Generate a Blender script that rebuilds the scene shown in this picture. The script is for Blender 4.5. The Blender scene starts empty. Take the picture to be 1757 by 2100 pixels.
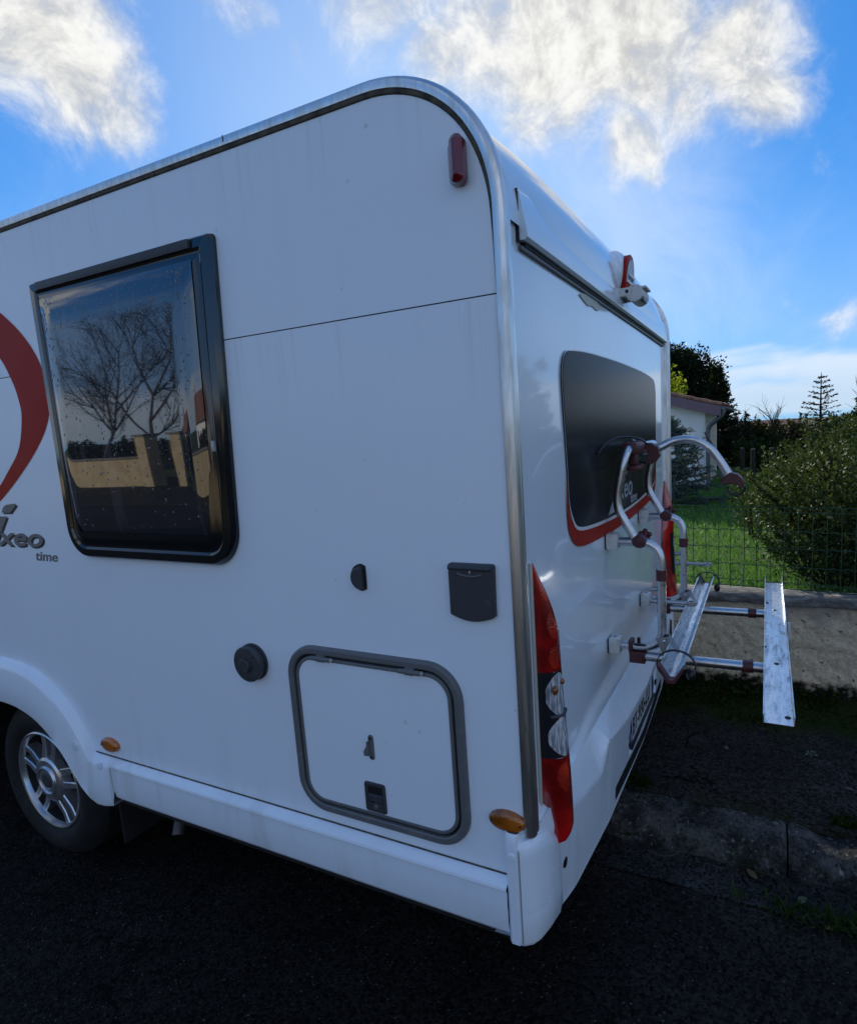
import bpy, bmesh, math, random
import numpy as np
from mathutils import Vector, Matrix
PI = math.pi
rad = math.radians
scene = bpy.context.scene
COL = scene.collection
random.seed(7)
RNG = np.random.default_rng(11)

# ------------------------------------------------------------------ camera
def camera():
    yaw, pitch, roll = 1.1165, -0.1426, -0.0574
    f = Vector((math.sin(yaw)*math.cos(pitch), math.cos(yaw)*math.cos(pitch), math.sin(pitch)))
    r = Vector((math.cos(yaw), -math.sin(yaw), 0)); u = r.cross(f)
    r2 = r*math.cos(roll) + u*math.sin(roll); u2 = -r*math.sin(roll) + u*math.cos(roll)
    cd = bpy.data.cameras.new('camera'); co = bpy.data.objects.new('camera', cd); COL.objects.link(co)
    m = Matrix((r2, u2, -f)).transposed().to_4x4()
    m.translation = Vector((-1.1937, -0.5171, 1.7051))
    co.matrix_world = m
    cd.sensor_fit = 'VERTICAL'; cd.sensor_height = 24.0
    cd.lens = 24.0*1200.39/2100.0
    cd.shift_x = -112.79/2100.0; cd.shift_y = 13.08/2100.0
    cd.clip_start = 0.02; cd.clip_end = 2000
    scene.camera = co
camera()

# ------------------------------------------------------------------ light, sky, exposure
SUN_AZ = rad(30.0)      # from +x towards +y
SUN_EL = rad(23.0)
SKY_STRENGTH = 0.11
SUN_STRENGTH = 3.6
scene.view_settings.view_transform = 'Standard'
scene.view_settings.look = 'None'
scene.view_settings.exposure = 0.60
scene.view_settings.gamma = 1.0
scene.view_settings.use_curve_mapping = False

sd = bpy.data.lights.new('sun', 'SUN'); sd.energy = SUN_STRENGTH; sd.angle = rad(0.53); sd.color = (1.0, 0.93, 0.82)
so = bpy.data.objects.new('sun', sd); COL.objects.link(so)
sun_dir = Vector((math.cos(SUN_AZ)*math.cos(SUN_EL), math.sin(SUN_AZ)*math.cos(SUN_EL), math.sin(SUN_EL)))
so.rotation_euler = sun_dir.to_track_quat('Z', 'Y').to_euler()
so.location = (30, 20, 20)

class NT:
    """small helper round a node tree"""
    def __init__(s, tree): s.t = tree; s.n = tree.nodes; s.l = tree.links
    def new(s, typ, **kw):
        nd = s.n.new(typ)
        for k, v in kw.items():
            if k.startswith('i_'):
                key = k[2:]; key = int(key) if key.isdigit() else key.replace('_', ' ')
                s.set(nd.inputs[key], v)
            else: setattr(nd, k, v)
        return nd
    def set(s, sock, v):
        if isinstance(v, bpy.types.NodeSocket): s.l.new(v, sock)
        elif isinstance(v, bpy.types.Node): s.l.new(v.outputs[0], sock)
        else:
            if sock.type == 'RGBA' and len(v) == 3: v = (*v, 1)
            sock.default_value = v
    def math(s, op, a, b=0.0, c=None, clamp=False):
        nd = s.n.new('ShaderNodeMath'); nd.operation = op; nd.use_clamp = clamp
        s.set(nd.inputs[0], a); s.set(nd.inputs[1], b)
        if c is not None: s.set(nd.inputs[2], c)
        return nd.outputs[0]
    def vmath(s, op, a, b=None):
        nd = s.n.new('ShaderNodeVectorMath'); nd.operation = op
        s.set(nd.inputs[0], a)
        if b is not None: s.set(nd.inputs[1], b)
        return nd.outputs[1] if op in ('LENGTH', 'DOT_PRODUCT', 'DISTANCE') else nd.outputs[0]
    def mapr(s, v, a, b, c=0.0, d=1.0, smooth=True):
        nd = s.n.new('ShaderNodeMapRange'); nd.interpolation_type = 'SMOOTHSTEP' if smooth else 'LINEAR'
        s.set(nd.inputs[0], v)
        for i, x in zip((1, 2, 3, 4), (a, b, c, d)): s.set(nd.inputs[i], x)
        return nd.outputs[0]
    def noise(s, vec, scale, detail=4.0, rough=0.55, dist=0.0, color=False):
        nd = s.n.new('ShaderNodeTexNoise')
        if vec is not None: s.set(nd.inputs['Vector'], vec)
        nd.inputs['Scale'].default_value = scale; nd.inputs['Detail'].default_value = detail
        nd.inputs['Roughness'].default_value = rough; nd.inputs['Distortion'].default_value = dist
        return nd.outputs['Color' if color else 'Fac']
    def mix(s, fac, a, b):
        nd = s.n.new('ShaderNodeMix'); nd.data_type = 'RGBA'
        s.set(nd.inputs[0], fac); s.set(nd.inputs[6], a); s.set(nd.inputs[7], b)
        return nd.outputs[2]
    def scalev(s, v, sx, sy, sz):
        return s.vmath('MULTIPLY', v, (sx, sy, sz))

def make_world():
    w = bpy.data.worlds.new('World'); scene.world = w; w.use_nodes = True
    T = NT(w.node_tree); T.n.clear()
    out = T.new('ShaderNodeOutputWorld'); bg = T.new('ShaderNodeBackground')
    T.l.new(bg.outputs[0], out.inputs[0])
    sky = T.new('ShaderNodeTexSky', sky_type='NISHITA', sun_disc=False)
    sky.sun_elevation = SUN_EL; sky.sun_rotation = PI/2 - SUN_AZ
    sky.altitude = 100; sky.air_density = 1.0; sky.dust_density = 0.3; sky.ozone_density = 1.6
    tc = T.new('ShaderNodeTexCoord'); D = tc.outputs['Generated']
    sep = T.new('ShaderNodeSeparateXYZ'); T.l.new(D, sep.inputs[0]); z = sep.outputs[2]
    # warped direction for ragged cloud edges
    warp = T.vmath('SUBTRACT', T.noise(D, 5.0, 2, 0.6, color=True), (0.5, 0.5, 0.5))
    Dw = T.vmath('ADD', D, T.scalev(warp, 0.11, 0.11, 0.11))
    # cumulus banks: direction of the bank, radius, weight
    banks = [((0.45, 0.753, 0.48), .11, 1), ((0.489, 0.746, 0.451), .085, .95), ((0.525, 0.734, 0.432), .07, .85), ((0.473, 0.775, 0.42), .05, .7),
             ((0.36, 0.77, 0.53), .13, 1), 
             ((0.585, 0.60, 0.545), .05, .55), ((0.624, 0.577, 0.527), .045, .6), ((0.663, 0.548, 0.51), .02, .5),
             ((0.70, 0.43, 0.57), .10, .8), ((0.762, 0.398, 0.51), .075, .8), ((0.783, 0.335, 0.524), .11, .85), ((0.82, 0.248, 0.53), .14, 1.05), ((0.855, 0.235, 0.46), .09, .85),
             ((0.849, 0.159, 0.52), .15, 1.15), ((0.872, 0.13, 0.47), .11, 1.0), ((0.9, 0.047, 0.435), .075, .95), ((0.912, 0.022, 0.41), .075, .95), ((0.90, 0.04, 0.46), .10, .95),
             ((0.905, 0.173, 0.389), .065, .85), ((0.923, 0.156, 0.353), .035, .75), ((0.909, 0.097, 0.415), .07, .8),
             ((0.845, 0.294, 0.446), .075, .8), ((0.78, 0.12, 0.62), .17, 1), ((0.99, -0.105, 0.115), .045, .55), ((0.988, -0.028, 0.155), .03, .42),
             ((0.946, -0.042, 0.322), .03, .35)]
    acc = None
    for d, r, wgt in banks:
        d = Vector(d).normalized()
        m = T.mapr(T.vmath('DISTANCE', Dw, tuple(d)), r*1.45, r*0.15, 0.0, wgt)
        acc = m if acc is None else T.math('MAXIMUM', acc, m)
    # the same broken cloud over the rest of the sky
    rest = T.mapr(T.vmath('DISTANCE', D, tuple(Vector((.80, .36, .42)).normalized())), .75, 1.05)
    n0 = T.noise(D, 2.6, 1, .5)
    acc = T.math('MAXIMUM', acc, T.math('MULTIPLY', T.math('MULTIPLY', T.mapr(n0, .47, .64), rest), T.mapr(z, .1, .3)))
    # streaky fine structure
    n1 = T.noise(D, 7.0, 6, 0.64, 0.9)
    n2 = T.noise(Dw, 24.0, 4, 0.68, 0.0)
    n = T.math('ADD', T.math('MULTIPLY', n1, 0.58), T.math('MULTIPLY', n2, 0.42))
    dens = T.math('ADD', T.math('MULTIPLY', acc, 1.0), T.math('MULTIPLY', T.math('SUBTRACT', n, 0.5), 1.65))
    cov = T.mapr(dens, 0.20, 1.06)
    cov = T.math('MULTIPLY', cov, T.mapr(acc, 0.02, 0.25))
    # low stratus along the horizon
    Ds = T.vmath('ADD', T.scalev(D, 2.2, 2.2, 26.0), T.scalev(warp, 1.2, 1.2, 1.2))
    ns = T.noise(Ds, 1.0, 3, 0.55, 0.0)
    el = T.math('MULTIPLY', T.mapr(z, -0.02, 0.02), T.mapr(z, 0.135, 0.05))
    st = T.mapr(T.math('ADD', T.math('MULTIPLY', el, 0.55), T.math('MULTIPLY', ns, 0.9)), 0.66, 0.98, 0.0, 0.62)
    st = T.math('MULTIPLY', st, T.mapr(el, 0.0, 0.25))
    # veil of thin cirrus
    veil = T.math('MULTIPLY', T.mapr(T.math('ADD', n0, T.math('MULTIPLY', n1, .5)), 0.66, 1.10), 0.34)
    shade = T.mapr(T.math('ADD', T.math('MULTIPLY', n, .6), T.math('MULTIPLY', n2, .4)), 0.36, 0.64, 0.68, 1.06)
    skyc = T.new('ShaderNodeVectorMath', operation='SCALE'); T.l.new(sky.outputs[0], skyc.inputs[0]); skyc.inputs[3].default_value = SKY_STRENGTH
    gm = T.new('ShaderNodeGamma', i_1=0.50); T.l.new(skyc.outputs[0], gm.inputs[0])     # even, slightly veiled winter sky
    tint = T.vmath('MULTIPLY', gm.outputs[0], (0.086, 0.330, 0.715))
    cl = T.new('ShaderNodeVectorMath', operation='SCALE'); cl.inputs[0].default_value = (0.60, 0.60, 0.585); T.l.new(shade, cl.inputs[3])
    base = T.mix(veil, tint, (0.58, 0.64, 0.71))
    base = T.mix(T.mapr(z, .40, .02, 0.0, .42), base, (0.36, 0.50, 0.70))
    glow = T.mapr(T.vmath('DISTANCE', D, tuple(sun_dir)), 0.60, .05, 0.0, .40)          # haze round the low sun
    base = T.mix(glow, base, (0.56, 0.60, 0.66))
    stc = T.mix(T.mapr(z, 0.02, 0.10), (0.48, 0.53, 0.58), (0.66, 0.67, 0.66))
    base = T.mix(st, base, stc)
    base = T.mix(cov, base, cl.outputs[0])
    T.l.new(base, bg.inputs[0]); bg.inputs[1].default_value = 1.0
make_world()
scene.world.cycles.sampling_method = 'MANUAL'; scene.world.cycles.sample_map_resolution = 512
for k, v in dict(max_bounces=6, diffuse_bounces=3, glossy_bounces=4, transmission_bounces=4, transparent_max_bounces=6).items(): setattr(scene.cycles, k, v)
scene.cycles.caustics_reflective = False; scene.cycles.caustics_refractive = False

# ------------------------------------------------------------------ materials
MATS = {}
def pmat(name, color=(.8, .8, .8), rough=.5, metal=0.0, spec=.5, coat=0.0, coat_rough=.05, ior=None, build=None, trans=0.0):
    m = bpy.data.materials.new(name); m.use_nodes = True
    T = NT(m.node_tree); b = T.n['Principled BSDF']
    b.inputs['Base Color'].default_value = (*color, 1); b.inputs['Roughness'].default_value = rough
    b.inputs['Metallic'].default_value = metal; b.inputs['Specular IOR Level'].default_value = spec
    b.inputs['Coat Weight'].default_value = coat; b.inputs['Coat Roughness'].default_value = coat_rough
    b.inputs['Transmission Weight'].default_value = trans
    if ior: b.inputs['IOR'].default_value = ior
    if build: build(T, b)
    MATS[name] = m
    return m
def gpos(T): return T.new('ShaderNodeNewGeometry').outputs['Position']
def bump(T, b, h, strength, dist=0.01, coat=False):
    nd = T.new('ShaderNodeBump'); nd.inputs['Strength'].default_value = strength; nd.inputs['Distance'].default_value = dist
    T.set(nd.inputs['Height'], h); T.l.new(nd.outputs[0], b.inputs['Normal'])
    if coat: T.l.new(nd.outputs[0], b.inputs['Coat Normal'])
    return nd

def white_panel(dirt, wave, streak=True):
    def f(T, b):
        P = gpos(T)
        s = T.noise(T.scalev(P, 7, 7, .8), 1.6, 6, .65)
        blot = T.noise(P, 2.3, 6, .6)
        sep = T.new('ShaderNodeSeparateXYZ'); T.l.new(P, sep.inputs[0]); z = sep.outputs[2]
        low = T.mapr(z, 1.0, .42, 0.12, 1.0)
        f1 = T.math('MULTIPLY', T.math('MULTIPLY', T.mapr(s, .45, .8), T.mapr(blot, .35, .7)), low)
        f2 = T.math('MULTIPLY', T.mapr(T.noise(P, 260, 2, .5), .70, .78), T.mapr(z, .75, .40, .05, .5))
        thin = T.mapr(T.noise(T.scalev(P, 30, 30, .5), 1.5, 4, .6), .52, .74)
        f3 = T.math('MULTIPLY', thin, T.math('ADD', T.math('MULTIPLY', T.mapr(z, 2.22, 2.46), .5), T.math('MULTIPLY', T.mapr(z, 1.72, 1.995), T.mapr(z, 2.0, 1.995, 0, .42))))
        f4 = T.math('MULTIPLY', T.mapr(T.noise(P, 48, 1, .3), .80, .82), .9)
        f1 = T.math('MAXIMUM', T.math('MAXIMUM', f1, f3), f4)
        col = T.mix(T.math('MULTIPLY', T.math('MAXIMUM', f1, f2), dirt), (.81, .885, .95), (.42, .38, .32))
        T.l.new(col, b.inputs['Base Color'])
        T.l.new(T.mapr(blot, .3, .8, b.inputs['Roughness'].default_value*.8, b.inputs['Roughness'].default_value*1.3), b.inputs['Roughness'])
        bump(T, b, T.noise(P, 3.0, 2, .4), wave, .01, True)
    return f
pmat('side_white', rough=.42, coat=.25, coat_rough=.18, build=white_panel(.40, .08))
pmat('gloss_white', rough=.22, coat=.7, coat_rough=.03, build=white_panel(.30, .08))
pmat('bumper_white', rough=.30, coat=.5, coat_rough=.10, build=white_panel(.75, .04))
pmat('skirt_white', rough=.38, coat=.2, coat_rough=.2, build=white_panel(.55, .03))
def alu_b(T, b):
    P = gpos(T)
    n = T.noise(T.scalev(P, 9, 9, 1.2), 8, 5, .6)
    T.l.new(T.mix(T.mapr(n, .35, .75), (.74, .74, .73), (.58, .56, .52)), b.inputs['Base Color'])
    T.l.new(T.mapr(n, .3, .8, .30, .46), b.inputs['Roughness'])
pmat('aluminium', (.62, .62, .61), .25, 1.0, build=alu_b)
def galv_b(T, b):
    P = gpos(T)
    n = T.noise(T.scalev(P, 1, 5, 5), 14, 6, .65); k = T.noise(T.scalev(P, 40, 6, 6), 9, 3, .5)
    f = T.math('MULTIPLY', T.mapr(n, .45, .7), T.mapr(k, .35, .62))
    T.l.new(T.mix(f, (.70, .72, .74), (.17, .16, .15)), b.inputs['Base Color'])
    T.l.new(T.mapr(n, .3, .8, .22, .5), b.inputs['Roughness'])
    bump(T, b, k, .12, .002)
pmat('galvanised', (.7, .7, .7), .3, 1.0, build=galv_b)
def tube_b(T, b):
    P = gpos(T); n = T.noise(P, 45, 4, .6)
    T.l.new(T.mix(T.mapr(n, .58, .8), (.60, .61, .62), (.30, .27, .24)), b.inputs['Base Color'])
    T.l.new(T.mapr(n, .3, .8, .26, .45), b.inputs['Roughness'])
pmat('tube_alu', rough=.3, metal=1.0, build=tube_b)
pmat('cast_alu', (.42, .43, .44), .45, .9)
def grim_b(c1, c2, sc, lo=.5, hi=.8):
    def f(T, b):
        n = T.noise(gpos(T), sc, 5, .65)
        T.l.new(T.mix(T.mapr(n, lo, hi), (*c1, 1), (*c2, 1)), b.inputs['Base Color'])
    return f
pmat('bracket_white', rough=.5, build=grim_b((.66, .65, .60), (.26, .19, .12), 38))
pmat('maroon', rough=.45, build=grim_b((.095, .022, .026), (.045, .014, .015), 30))
pmat('black_plastic', (.012, .012, .013), .35)
pmat('grey_plastic', rough=.55, build=grim_b((.040, .043, .048), (.068, .070, .074), 30))
pmat('frame_grey', rough=.5, build=grim_b((.125, .128, .132), (.18, .172, .155), 25))
pmat('seal_black', (.01, .01, .01), .6)
def dirty_seal(T, b):
    P = gpos(T); n = T.noise(P, 26, 5, .7)
    T.l.new(T.mix(T.mapr(n, .4, .7), (.10, .085, .06), (.015, .015, .013)), b.inputs['Base Color'])
pmat('seal_dirty', rough=.8, build=dirty_seal)
def window_b(T, b):
    P = gpos(T)
    s = T.noise(T.scalev(P, 1, 7, .35), 4, 3, .5)
    T.l.new(T.mix(T.mapr(s, .56, .66), (.022, .022, .027), (.050, .047, .054)), b.inputs['Base Color'])
    bump(T, b, T.noise(P, 5, 1, .3), .012, .01)
pmat('window_glass', rough=.02, spec=.95, ior=1.7, build=window_b)
pmat('window_frame', (.008, .009, .010), .10, spec=.8)
pmat('rear_glass', (.028, .028, .032), .20, spec=.03)
pmat('decal_red', rough=.45, spec=.10, build=grim_b((.34, .012, .008), (.38, .026, .012), 3, .3, .7))
pmat('decal_white', (.75, .75, .75), .3)
pmat('letter_grey', (.17, .165, .155), .45)
pmat('letter_dark', (.022, .022, .025), .5)
pmat('letter_light', (.42, .42, .42), .4)
def lens_b(c, sc=90, st=.5):
    def f(T, b):
        P = gpos(T)
        v = T.new('ShaderNodeTexVoronoi', i_Scale=sc); T.l.new(P, v.inputs['Vector'])
        g = T.mapr(T.noise(T.scalev(P, 1, 1, 1), 9, 3, .5), .35, .65)
        T.l.new(T.mix(g, (*[x*.35 for x in c], 1), (*c, 1)), b.inputs['Base Color'])
        bump(T, b, v.outputs['Distance'], st, .004)
    return f
pmat('lens_red', rough=.22, coat=1.0, coat_rough=.02, build=lens_b((.54, .007, .006), 60, .04))
pmat('lens_red_facet', rough=.12, coat=1.0, coat_rough=.02, build=lens_b((.92, .05, .02), 170, .35))
pmat('lens_dark', (.018, .018, .022), .2, coat=1.0, coat_rough=.02)
pmat('lens_orange', rough=.2, coat=.8, coat_rough=.04, build=lens_b((.50, .13, .008), 150, .4))
pmat('lens_marker_red', rough=.25, coat=.6, build=grim_b((.17, .012, .014), (.09, .01, .012), 30))
pmat('chrome', (.90, .91, .93), .16, .75)
def bowl_b(T, b):
    P = gpos(T)
    w = T.noise(T.scalev(P, 70, 70, 9), 3.0, 2, .5)
    T.l.new(T.mix(T.mapr(w, .40, .60), (.34, .38, .44), (.95, .96, .98)), b.inputs['Base Color'])
    bump(T, b, w, .5, .004)
pmat('bowl_clear', rough=.12, metal=.35, coat=1.0, coat_rough=.02, build=bowl_b)
pmat('clear_plastic', (.42, .42, .40), .2, coat=.6)
pmat('plate_white', (.62, .62, .60), .35)
pmat('plate_blue', (.012, .035, .20), .35)
pmat('ink_black', (.010, .010, .010), .5)
pmat('cream_strip', (.55, .53, .45), .5)
def rubber_b(T, b):
    P = gpos(T); n = T.noise(P, 14, 6, .7)
    T.l.new(T.mix(T.mapr(n, .45, .75), (.005, .005, .005), (.020, .018, .015)), b.inputs['Base Color'])
    bump(T, b, T.noise(P, 120, 3, .6), .2, .002)
pmat('rubber', rough=.75, build=rubber_b)
pmat('rim_silver', rough=.30, metal=.85, build=grim_b((.66, .66, .67), (.24, .22, .20), 14, .48, .85))
pmat('rim_dark', (.010, .010, .010), .6)
pmat('underbody', (.010, .010, .010), .8)
pmat('exhaust', (.12, .11, .10), .5, .7)
pmat('mirror_glass', (.02, .02, .025), .05)

def asphalt_b(dark, light, speck):
    def f(T, b):
        P = gpos(T)
        v = T.new('ShaderNodeTexVoronoi', i_Scale=95); T.l.new(P, v.inputs['Vector'])
        sp = T.new('ShaderNodeSeparateColor'); T.l.new(v.outputs['Color'], sp.inputs[0])
        big = T.noise(P, 1.1, 6, .6)
        c = T.mix(T.mapr(big, .35, .7), (*dark, 1), (*light, 1))
        tone = T.mapr(sp.outputs[0], 0, 1, .3, 2.1, False)
        c2 = T.vmath('MULTIPLY', c, T.new('ShaderNodeCombineXYZ', i_0=tone, i_1=tone, i_2=tone).outputs[0])
        bright = T.math('MULTIPLY', T.mapr(sp.outputs[1], speck, speck+.02), T.mapr(v.outputs['Distance'], .42, .25))
        c3 = T.mix(bright, c2, T.mix(sp.outputs[2], (.025, .024, .023), (.11, .105, .10)))
        worn = T.mapr(T.noise(T.scalev(P, 1, .35, 1), 1.7, 7, .68), .50, .74, 0.0, .55)
        c3 = T.mix(worn, c3, T.vmath('MULTIPLY', c2, (2.4, 2.4, 2.5)))
        crack = T.new('ShaderNodeTexVoronoi', feature='DISTANCE_TO_EDGE', i_Scale=1.1); T.l.new(T.vmath('ADD', P, T.scalev(T.noise(P, 4, 4, .6, color=True), .5, .5, .5)), crack.inputs['Vector'])
        c3 = T.mix(T.mapr(crack.outputs[0], .010, .003, 0, .8), c3, (.002, .002, .002))
        T.l.new(c3, b.inputs['Base Color'])
        h = T.math('ADD', T.math('MULTIPLY', T.mapr(v.outputs['Distance'], .0, .55, 1, 0), T.math('ADD', sp.outputs[2], .3)), T.noise(P, 40, 4, .6))
        bump(T, b, h, .8, .006)
        T.l.new(T.mapr(big, .3, .7, .55, .9), b.inputs['Roughness'])
    return f
pmat('asphalt', rough=.8, spec=.07, build=asphalt_b((.0085, .0077, .0068), (.0165, .015, .0135), .91))
def pave_b(T, b):
    asphalt_b((.014, .0120, .0105), (.026, .023, .020), .92)(T, b)
    P = gpos(T); sep = T.new('ShaderNodeSeparateXYZ'); T.l.new(P, sep.inputs[0])
    base = b.inputs['Base Color'].links[0].from_socket
    n = T.noise(P, 5, 7, .7)
    near = T.mapr(sep.outputs[0], 1.55, 2.35, 0.0, .62)
    edge = T.mapr(sep.outputs[0], 1.42, 1.22, 0.0, .30)
    m = T.mapr(T.math('ADD', T.math('ADD', near, edge), T.math('MULTIPLY', n, .8)), .62, .88)
    mc = T.mix(T.noise(P, 60, 3, .6), (.010, .016, .005), (.030, .042, .010))
    T.l.new(T.mix(m, base, mc), b.inputs['Base Color'])
pmat('pavement_asphalt', rough=.85, spec=.07, build=pave_b)
def kerb_b(T, b):
    P = gpos(T); n = T.noise(P, 9, 7, .7); k = T.noise(P, 70, 4, .7); g = T.noise(P, 4, 5, .6)
    c = T.mix(T.mapr(n, .38, .66), (.028, .027, .026), (.125, .120, .110))
    c = T.mix(T.mapr(k, .58, .68), c, (.24, .235, .22))
    c = T.mix(T.mapr(k, .44, .34), c, (.008, .008, .008))
    c = T.mix(T.mapr(T.noise(P, 15, 3, .5), .66, .72), c, (.32, .31, .30))
    c = T.mix(T.math('MULTIPLY', T.mapr(g, .52, .68), .6), c, (.018, .026, .008))
    T.l.new(c, b.inputs['Base Color']); bump(T, b, T.math('ADD', n, T.math('MULTIPLY', k, .8)), 1.0, .02)
pmat('kerb_stone', rough=.9, spec=.1, build=kerb_b)
pmat('gutter_concrete', rough=.9, spec=.07, build=asphalt_b((.012, .012, .012), (.030, .029, .027), .90))
def render_b(T, b):
    P = gpos(T); n = T.noise(P, 45, 5, .7); g = T.noise(P, 3, 6, .6); k = T.noise(P, 160, 3, .6)
    sep = T.new('ShaderNodeSeparateXYZ'); T.l.new(P, sep.inputs[0]); z = sep.outputs[2]
    c = T.mix(T.mapr(n, .3, .7), (.64, .50, .33), (.92, .75, .52))
    c = T.mix(T.mapr(T.math('ADD', g, T.mapr(z, .5, .7, 0, .22)), .55, .8), c, (.42, .37, .30))
    low = T.mapr(T.math('ADD', T.mapr(z, .40, .12, 0, .62), T.math('MULTIPLY', T.noise(P, 11, 6, .7), .75)), .72, .90)
    c = T.mix(low, c, (.012, .016, .007))
    c = T.mix(T.mapr(T.noise(P, 30, 2, .5), .66, .71), c, (.16, .13, .10))
    c = T.mix(T.mapr(k, .64, .74, 0, .4), c, (.25, .20, .14))
    T.l.new(c, b.inputs['Base Color']); bump(T, b, T.math('ADD', n, T.math('MULTIPLY', k, .9)), .8, .012)
pmat('rough_render', rough=.95, spec=.15, build=render_b)
def coping_b(T, b):
    P = gpos(T); n = T.noise(T.scalev(P, 3, 1, 3), 12, 6, .7); k = T.noise(P, 90, 3, .6)
    c = T.mix(T.mapr(n, .35, .7), (.10, .092, .08), (.28, .26, .23)); c = T.mix(T.mapr(k, .62, .7), c, (.03, .03, .028))
    T.l.new(c, b.inputs['Base Color']); bump(T, b, n, .7, .01)
pmat('coping_concrete', rough=.9, spec=.2, build=coping_b)
pmat('fence_green', (.012, .055, .022), .45)
def grass_b(T, b):
    P = gpos(T); n = T.noise(P, 1.3, 6, .6); k = T.noise(P, 60, 4, .7)
    c = T.mix(T.mapr(n, .3, .7), (.065, .145, .030), (.105, .195, .045)); c = T.mix(T.math('MULTIPLY', k, .7), c, (.018, .045, .008))
    T.l.new(c, b.inputs['Base Color']); bump(T, b, k, 1.0, .03)
pmat('lawn_ground', rough=.9, spec=.2, build=grass_b)
pmat('far_ground', rough=.95, spec=.1, build=grim_b((.04, .06, .02), (.07, .08, .035), .05, .3, .7))
pmat('soil', rough=.95, build=grim_b((.02, .016, .010), (.04, .032, .02), 20))
def leafmat(name, c1, c2, transl=.35, rough=.5):
    m = bpy.data.materials.new(name); m.use_nodes = True; T = NT(m.node_tree); b = T.n['Principled BSDF']
    g = T.new('ShaderNodeNewGeometry')
    c = T.mix(g.outputs['Random Per Island'], (*c1, 1), (*c2, 1))
    T.l.new(c, b.inputs['Base Color']); b.inputs['Roughness'].default_value = rough; b.inputs['Specular IOR Level'].default_value = .06
    tr = T.new('ShaderNodeBsdfTranslucent'); br = T.vmath('MULTIPLY', c, (1.6, 1.7, .8)); T.l.new(br, tr.inputs[0])
    mx = T.new('ShaderNodeMixShader'); mx.inputs[0].default_value = transl
    T.l.new(b.outputs[0], mx.inputs[1]); T.l.new(tr.outputs[0], mx.inputs[2])
    T.l.new(mx.outputs[0], T.n['Material Output'].inputs[0]); MATS[name] = m
leafmat('leaf_shrub', (.024, .040, .011), (.085, .108, .038), .16, .6)
leafmat('leaf_shrub_dark', (.013, .027, .009), (.050, .075, .028), .14, .6)
leafmat('leaf_pine', (.006, .014, .006), (.016, .030, .012), .15)
leafmat('leaf_spruce', (.010, .018, .008), (.030, .040, .016), .2)
leafmat('needle_blue', (.055, .085, .085), (.130, .175, .175), .1)
leafmat('leaf_yellow', (.10, .14, .012), (.22, .24, .03), .5)
leafmat('leaf_hedge', (.018, .024, .010), (.050, .052, .022), .3)
leafmat('leaf_autumn', (.07, .045, .018), (.16, .11, .05), .35)
leafmat('grass_blade', (.065, .150, .036), (.110, .220, .065), .25)
leafmat('grass_gutter', (.020, .045, .012), (.055, .085, .028), .35)
leafmat('moss', (.012, .022, .004), (.040, .062, .010), .2, .9)
leafmat('weed_leaf', (.020, .045, .015), (.045, .085, .030), .3)
leafmat('dead_leaf', (.20, .15, .07), (.30, .25, .14), .3)
leafmat('pale_leaf', (.10, .13, .08), (.16, .19, .13), .3)
pmat('bark', rough=.9, build=grim_b((.018, .014, .010), (.045, .036, .028), 25))
pmat('bark_light', rough=.9, build=grim_b((.06, .05, .04), (.12, .10, .08), 25))
def crepi(c1, c2):
    def f(T, b):
        P = gpos(T); n = T.noise(P, 1.2, 6, .6); k = T.noise(P, 60, 4, .7)
        T.l.new(T.mix(T.mapr(n, .3, .75), (*c1, 1), (*c2, 1)), b.inputs['Base Color']); bump(T, b, k, .6, .012)
    return f
pmat('house_wall', rough=.9, spec=.2, build=crepi((.80, .79, .77), (.88, .87, .85)))
pmat('house_wall_warm_lit', rough=.9, spec=.2, build=crepi((.52, .44, .33), (.60, .52, .41)))  # cream base colour carries the warm light on the shed's side wall
pmat('fascia_mauve', rough=.55, build=grim_b((.17, .10, .13), (.22, .13, .165), 6))
pmat('tile_clay', rough=.85, build=grim_b((.19, .075, .045), (.30, .14, .085), 6, .3, .7))
pmat('soffit_wood', rough=.8, build=grim_b((.10, .055, .035), (.15, .085, .055), 8))
pmat('zinc', (.13, .14, .155), .5, .7)
pmat('post_wood', rough=.9, build=grim_b((.035, .028, .022), (.07, .055, .04), 12))
pmat('stone_yellow', rough=.9, build=grim_b((.34, .26, .14), (.46, .37, .22), 3, .3, .7))
pmat('gravel_stone', rough=.9, build=grim_b((.016, .015, .014), (.13, .125, .115), 40, .48, .75))
pmat('droplet', (.05, .055, .06), .02, spec=.9, coat=1.0)

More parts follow.
